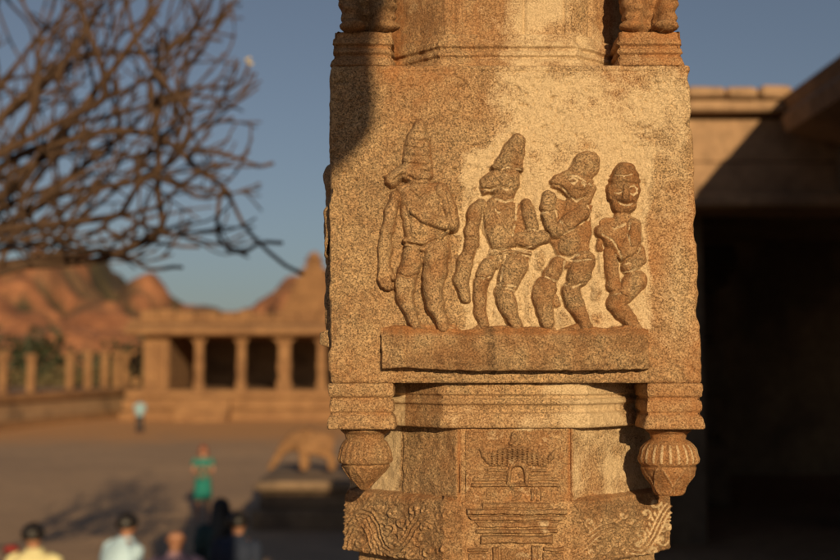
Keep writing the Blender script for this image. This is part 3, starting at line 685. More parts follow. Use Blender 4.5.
def low_wear(V, D):
    px, py = project(V); n = fbm(V, 16, 120, 3)
    s = scroll(px, py)*sstep(498, 508, py+np.abs(px-505)*.05)*((px < 462) | (px > 572)); z = sstep(500, 508, py+np.abs(px-505)*.05)*((px < 462) | (px > 572))
    rt = sstep(565, 600, px)
    l = .10+.25*n+(.12+.36*rt+.25*sstep(620, 660, px))*sstep(1.0, 1.9, s)
    r = .3+.4*n+.3*sstep(505, 498, py)
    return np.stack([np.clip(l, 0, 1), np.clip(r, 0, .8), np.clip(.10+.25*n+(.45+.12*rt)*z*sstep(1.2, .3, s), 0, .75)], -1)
loft_stone('scroll_carved_block', octo(CX, CY, A2), zy(566, 1.917), zy(494, 1.917), M_GR, pil, off=lowm, disp=low_disp, res=.0014, zres=.0012, rr=.003, wearf=low_wear, seed=16, fine=front, chip=.006)
def lowcar(x, y):
    return MX(rct(x, y, 482, 550, 503, 508.5, 2.2), rct(x, y, 466.5, 567, 509, 514.5, 4.4), rct(x, y, 467, 566, 515.5, 520.5, 3.6, 1.5, .9), rct(x, y, 474, 560, 521.5, 527.5, 2.6, 2, .8),
              rct(x, y, 475.5, 557.5, 529, 533.5, 4.0), rct(x, y, 480, 553.5, 535.5, 543.5, 4.6, 2.5), rct(x, y, 467, 488, 548.5, 551.5, 3.2), rct(x, y, 468, 486, 553, 565, 2.6), rct(x, y, 492, 499, 547, 570, 3),
              rct(x, y, 501, 529, 549, 570, 1.0), rct(x, y, 531, 538.5, 546, 570, 3.6), rct(x, y, 543, 565, 547.5, 551.5, 3.4), rct(x, y, 543, 564, 553, 570, 2.6))
fld('carved_cornice', lowcar, 462, 572, 500, 563, CY-A2-.0005, M_FIG, pil, res=.55, warp=.8, wearf=car_wear_shade, rough=.35, sink=1.5, sc=PXM*1.25)
# stem below the frame
loft_stone('lower_shaft', octo(CX, CY, .262), FLOOR+.55, zy(565, 1.917)+.004, M_GR, pil, res=.012, zres=.01, rr=.004, seed=17)
loft_stone('pillar_base', rect(CX-.33, CX+.33, CY-.33, CY+.33), FLOOR, FLOOR+.56, M_GR, pil, res=.012, zres=.01, rr=.01, seed=18)

# ---- hanging lotus buds
def pendant(cx, cyw, spec, ribs, seed, wear, mir=1, tilt=0):
    ys = np.array([s[0] for s in spec], float); rs = np.array([s[1] for s in spec], float)
    nz, n = 90, 120
    yy = np.linspace(ys[0], ys[-1], nz); r = np.interp(yy, ys, rs)
    th = np.linspace(0, 2*PI, n, endpoint=False); R, T = np.meshgrid(r, th, indexing='ij'); YY = np.repeat(yy[:, None], n, 1)
    band = sstep(ys[4]-1, ys[4]+3, YY)*sstep(ys[7]+.5, ys[7]-1.5, YY)
    rib = np.abs(np.cos(T*ribs/2))**.6*2.0-1.0
    bt = np.clip((YY-ys[7])/(ys[-1]-ys[7]), 0, 1)
    leaf = np.minimum(np.abs(np.sin(T*3+bt*2.2)), np.abs(np.sin(T*3-bt*2.2)))
    bb = sstep(.02, .1, bt)*sstep(1., .9, bt)
    R = R+rib*band*.9+bb*(1.6*np.exp(-(leaf/.16)**2)-.4)
    z = CZ-(YY-363)*PXM*1.03
    P = np.stack([cx+R*PXM*np.cos(T), cyw+R*PXM*np.sin(T), z], -1)
    nn = fbm(P, 50, seed, 3)
    P[..., 0] += np.cos(T)*nn*.0016; P[..., 1] += np.sin(T)*nn*.0016
    P[..., 0] += tilt*(YY-ys[0])*PXM
    idx = np.arange(nz*n).reshape(nz, n); nx = np.roll(idx, -1, 1)
    q = np.stack([idx[1:], nx[1:], nx[:-1], idx[:-1]], -1).reshape(-1, 4)
    V = P.reshape(-1, 3)
    for row in (0, nz-1):
        ring = V[row*n:(row+1)*n]; c = ring.mean(0); k = len(V); V = np.concatenate([V, c+(ring-c)*.02])
        i0 = np.arange(n)+row*n; i1 = np.roll(i0, -1); j0 = np.arange(n)+k; j1 = np.roll(j0, -1)
        q = np.concatenate([q, np.stack([i0, i1, j1, j0] if row == 0 else [i1, i0, j0, j1], -1)])
    rv = rib*band; w = np.zeros((len(V), 3)); m = nz*n
    n3 = fbm(V, 20, seed+4, 3)
    w[:, 0] = wear[0]; w[:m, 0] += (.75*sstep(.55, .98, rv)*wear[3]).ravel()+(.6*bb*np.exp(-(leaf/.2)**2)*wear[3]).ravel()
    w[:, 1] = np.clip(wear[1]+.3*n3, 0, .85); w[:, 2] = np.clip(wear[2]+.3*n3, 0, .8); w[:m, 2] += (.3*band*sstep(0, -.8, rv)).ravel()
    return mk('lotus_pendant', V, q, M_FIG, pil, wear=np.clip(w, 0, 1))
SL = [(427, 25), (430, 25), (433, 21), (438, 19.5), (440, 22), (448, 25.5), (457, 27.3), (461, 26.5), (462.5, 23), (464, 24), (470, 20.5), (478, 13.5), (484, 7), (487, 4), (488.5, 2)]
SR = [(427, 22.5), (430, 23), (433, 19), (438, 18), (440.5, 22), (448, 28), (457, 30.5), (462, 29.5), (464.5, 26.5), (467, 27), (473, 25), (480, 20.5), (487, 17), (491, 15.5), (493, 14)]
pendant(at(365, 460, 1.952)[0], 1.952, SL, 22, 31, (.05, .28, .1, .38))['label'] = 'pointed lotus bud pendant, cracked across the middle'
pendant(at(668.5, 460, 1.957)[0], 1.957, SR, 22, 32, (.02, .72, .22, .8))['label'] = 'fuller reddish lotus bud pendant with pale ribs'
for xx in (-.095, .413): pendant(xx, 2.455, SR, 22, 33, (.05, .4, .2, .5))

# ---- top of the block: mouldings, corner blocks, octagonal shaft and seated beasts
topm = [(26, -8), (30, -4), (36, -3), (38, -1), (42.5, -.5), (44, -4), (46, -4.5), (48, -1.5), (52, -.5), (53.5, -3.5), (55, -3.5), (57, -1), (62, 1), (65, 2), (66.5, -1)]
def topoff(zs): return np.interp(363-(zs-CZ)/PXM*.986, [s[0] for s in topm], [s[1] for s in topm])*PXM
def top_wear(V, D):
    px, py = project(V); n = fbm(V, 18, 170, 3)
    l = .15+.35*sstep(490, 530, px)+.3*n
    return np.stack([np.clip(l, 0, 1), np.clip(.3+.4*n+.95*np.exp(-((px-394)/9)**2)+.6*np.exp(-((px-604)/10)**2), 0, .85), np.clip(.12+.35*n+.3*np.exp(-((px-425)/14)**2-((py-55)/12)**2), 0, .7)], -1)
zt0, zt1 = zy(65.3), zy(30)
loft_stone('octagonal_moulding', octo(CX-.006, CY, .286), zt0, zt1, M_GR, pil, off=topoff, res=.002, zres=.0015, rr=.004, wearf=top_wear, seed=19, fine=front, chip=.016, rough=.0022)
for xa, xb, wr in ((XL+.003, -.043, (.03, .3, .25)), (.327, .4375, (.12, .55, .15))):
    loft_stone('corner_block', rect(xa, xb, 1.903, 2.01), zt0, zt1, M_GR, pil, off=topoff, res=.002, zres=.0015, rr=.004, wearf=wear_simple(*wr), seed=21, chip=.012)
    loft_stone('corner_block', rect(xa, xb, 2.40, 2.505), zt0, zt1, M_GR, pil, off=topoff, res=.006, zres=.003, rr=.004, seed=22)
def ts_disp(P, Nv):
    px, py = project(P); h = .9*fbm(P, 16, 131, 3)
    for gx, dp in ((454, 4.5), (503, 2.6), (524, 5), (564, 5), (478, 2.), (590, 3)): h = h-dp*np.exp(-((px-gx)/1.3)**2)
    return np.where(Nv[..., 1] < -.2, h*PXM, 0)
TOPZ = 4.62
loft_stone('upper_shaft', octo(CX-.004, CY, .262), zt1-.002, TOPZ, M_GR, pil, disp=ts_disp, res=.0025, zres=.0025, rr=.003, wearf=top_wear, seed=23, fine=front, chip=.006)
def beast(cx, s, seed, wr):
    """worn crouching beast on the corner block: body, legs and head run together in one carved lump"""
    rs = np.random.RandomState(seed)
    el = []                                             # blobs (centre, radii)
    z0 = zt1
    B = lambda x, y, z, r: el.append((np.array([cx+s*x, 1.955+y, z0+z]), np.array(r)))
    B(.012, .01, .12, (.042, .05, .12)); B(.034, -.03, .055, (.020, .028, .06)); B(.020, -.045, .115, (.016, .02, .035)); B(-.020, -.035, .030, (.016, .024, .035)); B(-.030, -.03, .075, (.014, .022, .04)); B(-.036, -.02, .125, (.014, .024, .04))
    B(.0, -.03, .20, (.045, .045, .04)); B(.040, -.045, .010, (.020, .022, .010)); B(-.016, -.05, .008, (.022, .022, .009)); B(.044, .0, .10, (.012, .03, .03)); B(.004, -.05, .165, (.018, .02, .018))
    # one continuous surface: ray-march a union of the blobs from the lump's axis
    nz, n = 130, 130; zs = np.linspace(z0-.003, z0+.26, nz); th = np.linspace(0, 2*PI, n, endpoint=False)
    Z, T = np.meshgrid(zs, th, indexing='ij'); R = np.full(Z.shape, .006)
    for r in np.linspace(.006, .11, 80):
        X = cx+r*np.cos(T); Y = 1.96+r*np.sin(T); f = 0
        for c, q in el:
            d = ((X-c[0])/q[0])**2+((Y-c[1])/q[1])**2+((Z-c[2])/q[2])**2
            f = f+np.exp(-3.6*(d-1))
        R = np.where(f > 1.0, r, R)
    P = np.stack([cx+R*np.cos(T), 1.96+R*np.sin(T), Z], -1)
    nn = fbm(P, 40, seed, 4, .6)*.004
    R = R+nn+.002*np.sin(Z*300+np.sin(T*3)*2)
    P = np.stack([cx+R*np.cos(T), 1.96+R*np.sin(T), Z], -1)
    idx = np.arange(nz*n).reshape(nz, n); nx = np.roll(idx, -1, 1)
    q = np.stack([idx[:-1], nx[:-1], nx[1:], idx[1:]], -1).reshape(-1, 4)
    V = P.reshape(-1, 3)
    w = np.tile(np.array(wr, float), (len(V), 1)); w[:, 1] += .25*fbm(V, 20, seed, 2)
    mk('carved_beast', V, q, M_FIG, pil, wear=np.clip(w, 0, 1))
beast(-.095, 1, 41, (.02, .25, .35)); beast(.392, -1, 42, (.12, .6, .2))
loft_stone('capital', rect(CX-.42, CX+.42, CY-.30, CY+.42), TOPZ, TOPZ+.32, M_GR, pil, off=lambda zs: np.interp(zs, [TOPZ, TOPZ+.1, TOPZ+.2, TOPZ+.32], [-.10, -.04, .02, .04]), res=.012, zres=.01, rr=.02, seed=24)

# ================================================================== SUN DIRECTION
AZ = math.radians(13); EL = math.radians(14.5)
SUN = np.array([math.sin(AZ)*math.cos(EL), -math.cos(AZ)*math.cos(EL), math.sin(EL)])

# ================================================================== GROUND
def ground():
    g = np.concatenate([np.linspace(-1500, -130, 12), np.linspace(-120, 120, 161), np.linspace(130, 1500, 12)])
    h = np.concatenate([np.linspace(-400, -20, 8), np.linspace(-18, 160, 180), np.linspace(170, 2600, 16)])
    X, Y = np.meshgrid(g, h); P = np.stack([X, Y, 0*X], -1)
    Z = .05*fbm(P, .12, 5, 4)*np.exp(-np.maximum(np.abs(X)-80, 0)/40); Z = np.where((Y < 6) & (X > -8), 0*Z-.02, Z)
    V = np.stack([X, Y, Z-.03], -1); idx = np.arange(X.size).reshape(X.shape)
    q = np.stack([idx[:-1, :-1], idx[:-1, 1:], idx[1:, 1:], idx[1:, :-1]], -1).reshape(-1, 4)
    m, t, p = nt('courtyard_earth')
    co = t.nodes.new('ShaderNodeNewGeometry').outputs['Position']
    a = noise(t, co, .22, 6, .6, .6); b = noise(t, co, 1.8, 6, .65); c = noise(t, co, 14, 4, .6)
    s = t.nodes.new('ShaderNodeSeparateXYZ'); t.links.new(co, s.inputs[0])
    yy = math_(t, 'ADD', s.outputs[1], math_(t, 'MULTIPLY', math_(t, 'SUBTRACT', a, .5), 22))
    yy = math_(t, 'DIVIDE', yy, 100.)
    zone = ramp(t, yy, [(.46, 0.), (.56, 1.)])
    base = mix(t, ramp(t, a, [(.40, 0.), (.6, 1.)]), (.31, .20, .125), (.39, .25, .15))
    base = mix(t, ramp(t, b, [(.5, 0.), (.68, .7)]), base, (.24, .16, .10))
    base = mix(t, zone, base, mix(t, b, (.44, .20, .07), (.54, .28, .11)))
    base = mix(t, 1., base, ramp(t, c, [(.3, .85), (.7, 1.15)]), 'MULTIPLY')
    t.links.new(base, p.inputs['Base Color']); p.inputs['Roughness'].default_value = .95
    bump(t, p, [(b, .08, .5), (c, .02, .5)])
    tag(mk('ground', V, q, m), kind='structure')
ground()

def hills():
    prof_px = [(-900, 300), (-600, 290), (-300, 262), (-120, 258), (-40, 268), (0, 262), (28, 264), (44, 259), (50, 249), (62, 250), (72, 246), (84, 249), (96, 250), (101, 262), (112, 284), (128, 292), (146, 287), (158, 282), (166, 289), (180, 300), (205, 309), (232, 307), (262, 301), (280, 292), (292, 280), (306, 276), (330, 272), (380, 280), (450, 292), (600, 300), (900, 310), (1500, 330), (2200, 350)]
    YR = 320.
    xs = np.linspace(-330, 420, 760); ys = np.linspace(215, 400, 190)
    px = np.array([p[0] for p in prof_px]); pz = CZ+(363-np.array([p[1] for p in prof_px]))/F*YR; X0 = (px-420)/F*YR
    X, Y = np.meshgrid(xs, ys); P = np.stack([X, Y, 0*X], -1)
    ridgeh = np.interp(X, X0, pz)
    c = np.clip((Y-222)/(YR-222), 0, 1); fall = np.where(Y < YR, c**.55, 1-np.clip((Y-YR)/120, 0, 1)*.6)
    H = ridgeh*fall
    rs = np.random.RandomState(3); B = np.zeros_like(H)
    for i in range(1500):
        bx = rs.uniform(-350, 450); by = rs.uniform(225, 345); r = rs.uniform(2.2, 5.5)*(1 if rs.rand() < .9 else 1.6)
        j0, j1 = np.searchsorted(xs, [bx-r, bx+r]); k0, k1 = np.searchsorted(ys, [by-r, by+r])
        if j1 <= j0 or k1 <= k0: continue
        sx = X[k0:k1, j0:j1]-bx; sy = Y[k0:k1, j0:j1]-by
        b = np.maximum(0, 1-((sx**2+sy**2)/r**2)**2)**.5*r*.55
        B[k0:k1, j0:j1] = np.maximum(B[k0:k1, j0:j1], b)
    edge = np.clip((YR+3-Y)/8, 0, 1)
    H = H+(B*2.1-4.2)*edge*np.clip(ridgeh/14, .25, 1)*np.clip(c*6, 0, 1)+.8*fbm(P, .13, 8, 4, .6)-5*np.clip(.16-np.abs(fbm(P, .035, 12, 2)), 0, 1)*edge*c*6*.5
    V = np.stack([X, Y, H-1.0], -1); idx = np.arange(X.size).reshape(X.shape)
    q = np.stack([idx[:-1, :-1], idx[:-1, 1:], idx[1:, 1:], idx[1:, :-1]], -1).reshape(-1, 4)
    W = np.zeros((B.size, 3)); W[:, 2] = (sstep(1.6, .5, B+.7*fbm(P, .12, 31, 3))*.95).ravel()  # blue channel masks the gaps that get the painted shade
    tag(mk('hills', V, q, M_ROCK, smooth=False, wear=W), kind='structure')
hills()

def boulder(loc, r, label, sd, sq=.75):
    n, m = 28, 18; V = []
    th = np.linspace(0, 2*PI, n, endpoint=False); ph = np.linspace(-.45*PI, PI/2, m)
    T, Ph = np.meshgrid(th, ph); D = np.stack([np.cos(T)*np.cos(Ph), np.sin(T)*np.cos(Ph), np.sin(Ph)], -1)
    rr = 1+.22*fbm(D+sd, 1.3, sd, 3); V = D*rr[..., None]*np.array([r*1.15, r, r*sq])
    V[..., 2] += r*sq*.55
    idx = np.arange(n*m).reshape(m, n); nx = np.roll(idx, -1, 1)
    q = np.stack([idx[:-1], nx[:-1], nx[1:], idx[1:]], -1).reshape(-1, 4)
    o = mk('boulder', V.reshape(-1, 3), q, M_ROCK, local=True); o.location = tuple(loc)
    tag(o, label, 'boulder', 'boulders at the foot of the rocky hill'); return o
bl = [(16, 352, 170, 6.0, 'squat tan boulder behind the posts at the far left'), (48, 362, 150, 5.2, 'broad rounded boulder behind the second and third posts'), (66, 347, 190, 6.5, 'large pale boulder above the colonnade, third from left'),
      (88, 340, 200, 5.5, 'boulder wedged on the slope under the main peak'), (112, 342, 195, 5.0, 'round orange boulder beside the green scrub'), (30, 334, 205, 6.0, 'dark cracked boulder below the left cliff'),
      (136, 350, 190, 4.2, 'small boulder beside the hall, left of its corner'), (104, 322, 215, 6.0, 'upper boulder on the slope under the right cliff'), (150, 325, 215, 5.0, 'boulder high above the hall corner')]
for i, (x, y, Y, r, l) in enumerate(bl):
    p = at(x, y, Y); boulder((p[0], Y, max(p[2]-r*.8, -.3)), r, l, i+1)

# ================================================================== FAR HALL (open colonnade)
def far_hall():
    D = 71.; s = D/F
    X = lambda px: (px-420)*s
    Zp = lambda py: CZ+(363-py)*s
    x0, x1 = X(146), X(470)
    r = root('columned_hall', ((x0+x1)/2, D+4, 0), 'low golden stone temple hall with open columned front across the courtyard', 'temple hall')
    z3, zc, zr = 1.72, Zp(337), Zp(312)
    for k, (zz0, zz1, ins) in enumerate(((0, .42, 0), (.42, .62, .35), (.62, 1.15, .18), (1.15, 1.30, .5), (1.30, z3, .3))):
        b = MB(); b.box(x0-1.2+ins, x1+1+ins, D-1.5+ins, D+15, zz0-(.1 if k == 0 else 0), zz1, .04, .01); b.build('platform_tier', M_TEM, r, smooth=False)
    for px_, w in ((200, 9), (242, 9), (285, 13), (322, 9), (364, 9), (406, 9), (448, 9)):
        for row, yy in ((0, D+.0),):
            cx = X(px_)+row*.35; h = w*s/2
            c = MB(); c.box(cx-h*1.15, cx+h*1.15, yy-h*1.15, yy+h*1.15, z3, z3+.55, .03); c.box(cx-h*.9, cx+h*.9, yy-h*.9, yy+h*.9, z3+.55, z3+1.1, .05)
            c.box(cx-h, cx+h, yy-h, yy+h, z3+1.1, z3+1.75, .03); c.box(cx-h*.9, cx+h*.9, yy-h*.9, yy+h*.9, z3+1.75, zc-.42, .05)
            o = c.build('column', M_TEM, r, smooth=False)
            q = MB(); q.box(cx-h*1.7, cx+h*1.7, yy-h*1.1, yy+h*1.1, zc-.22, zc, .04); q.box(cx-h*1.2, cx+h*1.2, yy-h, yy+h, zc-.42, zc-.22, .03)
            q.build('capital', M_TEM, o, smooth=False)
    w = MB(); w.box(x0-.1, X(170), D-.15, D+12, z3, zc, .03); w.box(X(150), X(158), D-.35, D-.15, z3, zc-.3, .03); w.box(X(163), X(169), D-.35, D-.15, z3, zc-.3, .03); w.build('end_wall', M_TEM, r, smooth=False)
    w = MB(); w.box(x0+.2, x1, D+12.0, D+12.6, z3, zc, .0); w.build('back_wall', M_PAVE, r, smooth=False)  # darker stone than the columns, painting in the interior shade
    w = MB(); w.box(x1-.3, x1+.4, D-.1, D+12, z3, zc); w.build('end_wall', M_TEM, r, smooth=False)
    b = MB(); b.box(x0, x1+.4, D-.35, D+12.7, zc, zc+.5, .03); b.build('beam', M_TEM, r, smooth=False)
    # curved eave
    pts = [(-1.25, -.15), (-1.2, .12), (-.7, .38), (-.1, .5), (-.1, .72), (12.7, .72), (12.7, .5), (.4, .5), (-.5, .2), (-1.15, -.25)]
    V = []; n = len(pts)
    for xx in (x0-1.0, x1+1): V += [(xx, D+a, zc+.35+b_) for a, b_ in pts]
    Fc = [tuple(range(n)), tuple(range(2*n-1, n-1, -1))]+[(k, n+k, n+(k+1) % n, (k+1) % n) for k in range(n)]
    e = mk('eave', V, Fc, M_TEM, r, smooth=False)
    b = MB()
    xx = x0-.3; rs = np.random.RandomState(5)
    while xx < x1:
        ww = rs.uniform(.9, 1.6); b.box(xx, xx+ww-.06, D-.1, D+.8, zc+1.075, zc+1.07+rs.uniform(.30, .62), .06, .02); xx += ww
    b.build('parapet', M_TEM, r, smooth=False)
    for k, px_ in enumerate((205, 250, 300)):            # steps
        pass
    st = MB()
    for k in range(5): st.box(X(186), X(236), D-1.5-.32*(5-k), D-1.45, -.05 if k == 0 else .26*k, .26*(k+1))
    st.build('steps', M_TEM, r, smooth=False)
far_hall()

# stepped spire behind the hall
def spire():
    Y = 135.; c = at(314, 300, Y); r = root('temple_spire', (c[0], Y, 0), 'pale stepped temple spire rising behind the columned hall beside the pillar', 'spire')
    zt = at(312, 251, Y)[2]; zb = at(312, 305, Y)[2]
    b = MB(); b.box(c[0]-3.4, c[0]+3.4, Y-3.4, Y+3.4, -.1, zb-1.5, .1); b.build('tower_body', M_TEM, r, smooth=False)
    b = MB(); n = 7
    for k in range(n):
        w = 3.2*(1-k/n)**.8+.25; za = zb-1.5+(zt-1.2-zb+1.5)*k/n; z2 = zb-1.5+(zt-1.2-zb+1.5)*(k+1)/n
        b.box(c[0]-w, c[0]+w, Y-w, Y+w, za, z2-.18, .08); b.box(c[0]-w-.18, c[0]+w+.18, Y-w-.18, Y+w+.18, z2-.18, z2, .05)
    b.build('tiers', M_TEM, r, smooth=False)
    b = MB(); b.loft([(c[0], Y, zt-1.2, .7, .7), (c[0], Y, zt-.8, .95, .95), (c[0], Y, zt-.3, .5, .5), (c[0], Y, zt, .08, .08)]); b.build('finial', M_TEM, r)
spire()

# ================================================================== LONG TERRACE AND POSTS ON THE LEFT
def terrace():
    # front edge runs from near left to the hall corner
    a = at(-260, 418, 50)[:2]; pts = [(-24.9, 38.), (-21.6, 60.), (-18.6, 79.)]
    r = root('stone_terrace', (-21.6, 60., 0), 'long low stone terrace wall running left of the columned hall', 'terrace wall')
    rs = np.random.RandomState(4)
    def strip(name, zz0, zz1, ins, mat):
        V = []; n = len(pts)
        for (x, y) in pts:
            nx_, ny_ = .99, -.15
            V += [(x-nx_*ins, y-ny_*ins, zz0), (x-nx_*ins, y-ny_*ins, zz1), (x-nx_*9, y-ny_*9, zz1), (x-nx_*9, y-ny_*9, zz0)]
        Fc = []
        for i in range(n-1):
            for k in range(4): Fc.append((i*4+k, i*4+(k+1) % 4, (i+1)*4+(k+1) % 4, (i+1)*4+k))
        Fc += [(3, 2, 1, 0), tuple(range((n-1)*4, n*4))]
        return mk(name, V, Fc, mat, r, smooth=False)
    strip('footing', -.1, .35, -.5, M_TEM); strip('wall', .35, 1.35, .0, M_DARK); strip('coping', 1.35, 1.75, -.28, M_TEM)
terrace()
posts = [(3, 352, 391, 61.5, 'at the far left edge'), (31, 354, 388, 65, 'second from the left'), (70, 352, 386, 70.5, 'third from the left'), (88, 351, 384, 73, 'fourth from the left, by the green scrub'),
         (105, 352, 382, 75.5, 'fifth from the left'), (117, 352, 381, 77, 'sixth from the left'), (126, 352, 380, 78.5, 'seventh, in the close cluster'), (136, 351, 380, 80, 'eighth, near the hall corner'), (146, 352, 380, 81.5, 'last one beside the hall corner')]
for i, (px_, yt, yb, Y, l) in enumerate(posts):
    p0 = at(px_, yb, Y); p1 = at(px_, yt, Y); z0 = 1.74
    r = root('stone_post', (p0[0], Y, z0), 'upright pale stone post standing on the terrace, '+l, 'stone post', 'ruined posts along the terrace')
    h = .21
    b = MB(); b.box(-h, h, -h, h, 0, p1[2]-z0-.3, .04, .015); b.build('shaft', M_TEM, r, smooth=False, local=True)
    b = MB(); b.box(-h*1.4, h*1.4, -h*1.2, h*1.2, p1[2]-z0-.3, p1[2]-z0, .05, .02); b.build('capital', M_TEM, r, smooth=False, local=True)

def shrub(loc, r, h, label, sd, mat):
    rs = np.random.RandomState(sd); n = 900
    rt = root('shrub', loc, label, 'shrub', 'scrub at the foot of the hill')
    cl = rs.normal(0, .5, (9, 3))*[r, r, h*.35]+[0, 0, h*.5]
    c = cl[rs.randint(0, 9, n)]+rs.normal(0, .22, (n, 3))*[r, r, h*.6]; c[:, 2] = np.abs(c[:, 2])
    a = rs.normal(0, 1, (n, 3)); a /= np.linalg.norm(a, axis=1)[:, None]; b = np.cross(a, rs.normal(0, 1, (n, 3))); b /= np.linalg.norm(b, axis=1)[:, None]
    s = r*.10*rs.uniform(.6, 1.3, (n, 1)); V = np.stack([c-a*s, c+b*s*.6, c+a*s, c-b*s*.6], 1).reshape(-1, 3)
    mk('foliage', V, np.arange(n*4).reshape(-1, 4), mat, rt, smooth=False, local=True)
    b = MB()
    for k in range(5): b.tube([(0, 0, -.2), tuple(cl[k]*.5), tuple(cl[k])], [r*.05, r*.035, r*.015], 5)
    b.build('stems', M_BARK, rt, local=True)
sh = [(12, 338, 130, 5, 6, 'dark green shrub below the cliff at the far left'), (40, 378, 90, 2.6, 2.4, 'olive shrub behind the second post'), (128, 346, 125, 4.5, 4.4, 'bright green scrub bush below the right cliff'),
      (145, 360, 110, 3.2, 4, 'green bush beside the hall corner'), (22, 372, 100, 3, 3, 'low bush behind the first two posts'), (78, 374, 110, 3.2, 2.6, 'dry bush between the third and fourth posts'), (112, 372, 100, 2.6, 2.4, 'dry yellowish bush behind the middle posts')]
for i, (x, y, Y, r, h, l) in enumerate(sh):
    p = at(x, y, Y); shrub((p[0], Y, 0.0), r, max(h, p[2]+h*.3), l, 60+i, M_LEAF if i in (0, 2, 3, 4) else M_LEAFD)

# ================================================================== STONE ELEPHANT ON A PLATFORM
def platform():
    r = root('stone_platform', (-1.8, 26.2, 0), 'low square stone platform in shade carrying the worn elephant statue', 'platform')
    b = MB(); b.box(-3.45, -.2, 24.0, 28.6, -.05, .35, .04, .01); b.build('footing', M_PAVE, r, smooth=False)
    b = MB(); b.box(-3.3, -.3, 24.25, 28.4, .35, .72, .04, .01); b.build('body', M_PAVE, r, smooth=False)
    b = MB(); b.box(-3.4, -.25, 24.1, 28.5, .72, .92, .05, .01); b.build('coping', M_PAVE, r, smooth=False)
platform()
def skin_obj(name, verts, edges, radii, mat, parent=None, lvl=2, loc=None, rootv=0, extra=None):
    me = bpy.data.meshes.new(name); me.from_pydata([tuple(v) for v in verts], edges, []); me.materials.append(mat)
    o = bpy.data.objects.new(name, me); COL.objects.link(o)
    md = o.modifiers.new('Skin', 'SKIN'); md.use_smooth_shade = True
    sv = me.skin_vertices[0].data
    for i, r in enumerate(radii):
        sv[i].radius = (r, r) if not hasattr(r, '__len__') else r
        sv[i].use_root = (i == rootv)
    sb = o.modifiers.new('Subdivision', 'SUBSURF'); sb.levels = lvl; sb.render_levels = lvl
    if parent is not None: o.parent = parent
    if loc is not None: o.location = loc
    return o
def elephant():
    # walks to the left, head low, trunk reaching down to the ground on the left
    v = [(0, 0, .55), (-.30, 0, .62), (-.48, 0, .66), (-.66, -.02, .52), (-.78, -.04, .34), (-.90, -.05, .15), (-.98, -.05, .06), (.28, 0, .52), (-.26, -.14, .35), (-.27, -.15, .04), (-.26, .14, .35), (-.27, .15, .04), (.28, -.14, .32), (.28, -.15, .04), (.28, .14, .32), (.28, .15, .04)]
    e = [(0, 1), (1, 2), (2, 3), (3, 4), (4, 5), (5, 6), (0, 7), (1, 8), (8, 9), (1, 10), (10, 11), (7, 12), (12, 13), (7, 14), (14, 15)]
    r = [.29, .27, .20, .13, .09, .07, .055, .26, .10, .095, .10, .095, .10, .095, .10, .095]
    p = at(318, 471, 26.0)
    o = skin_obj('elephant_statue', v, e, r, M_TEM, loc=(p[0], 26.0, .93)); o.scale = (1.12, 1.05, 1.12)
    tag(o, 'worn pale stone elephant statue with its trunk reaching down, lit on its platform', 'statue')
elephant()

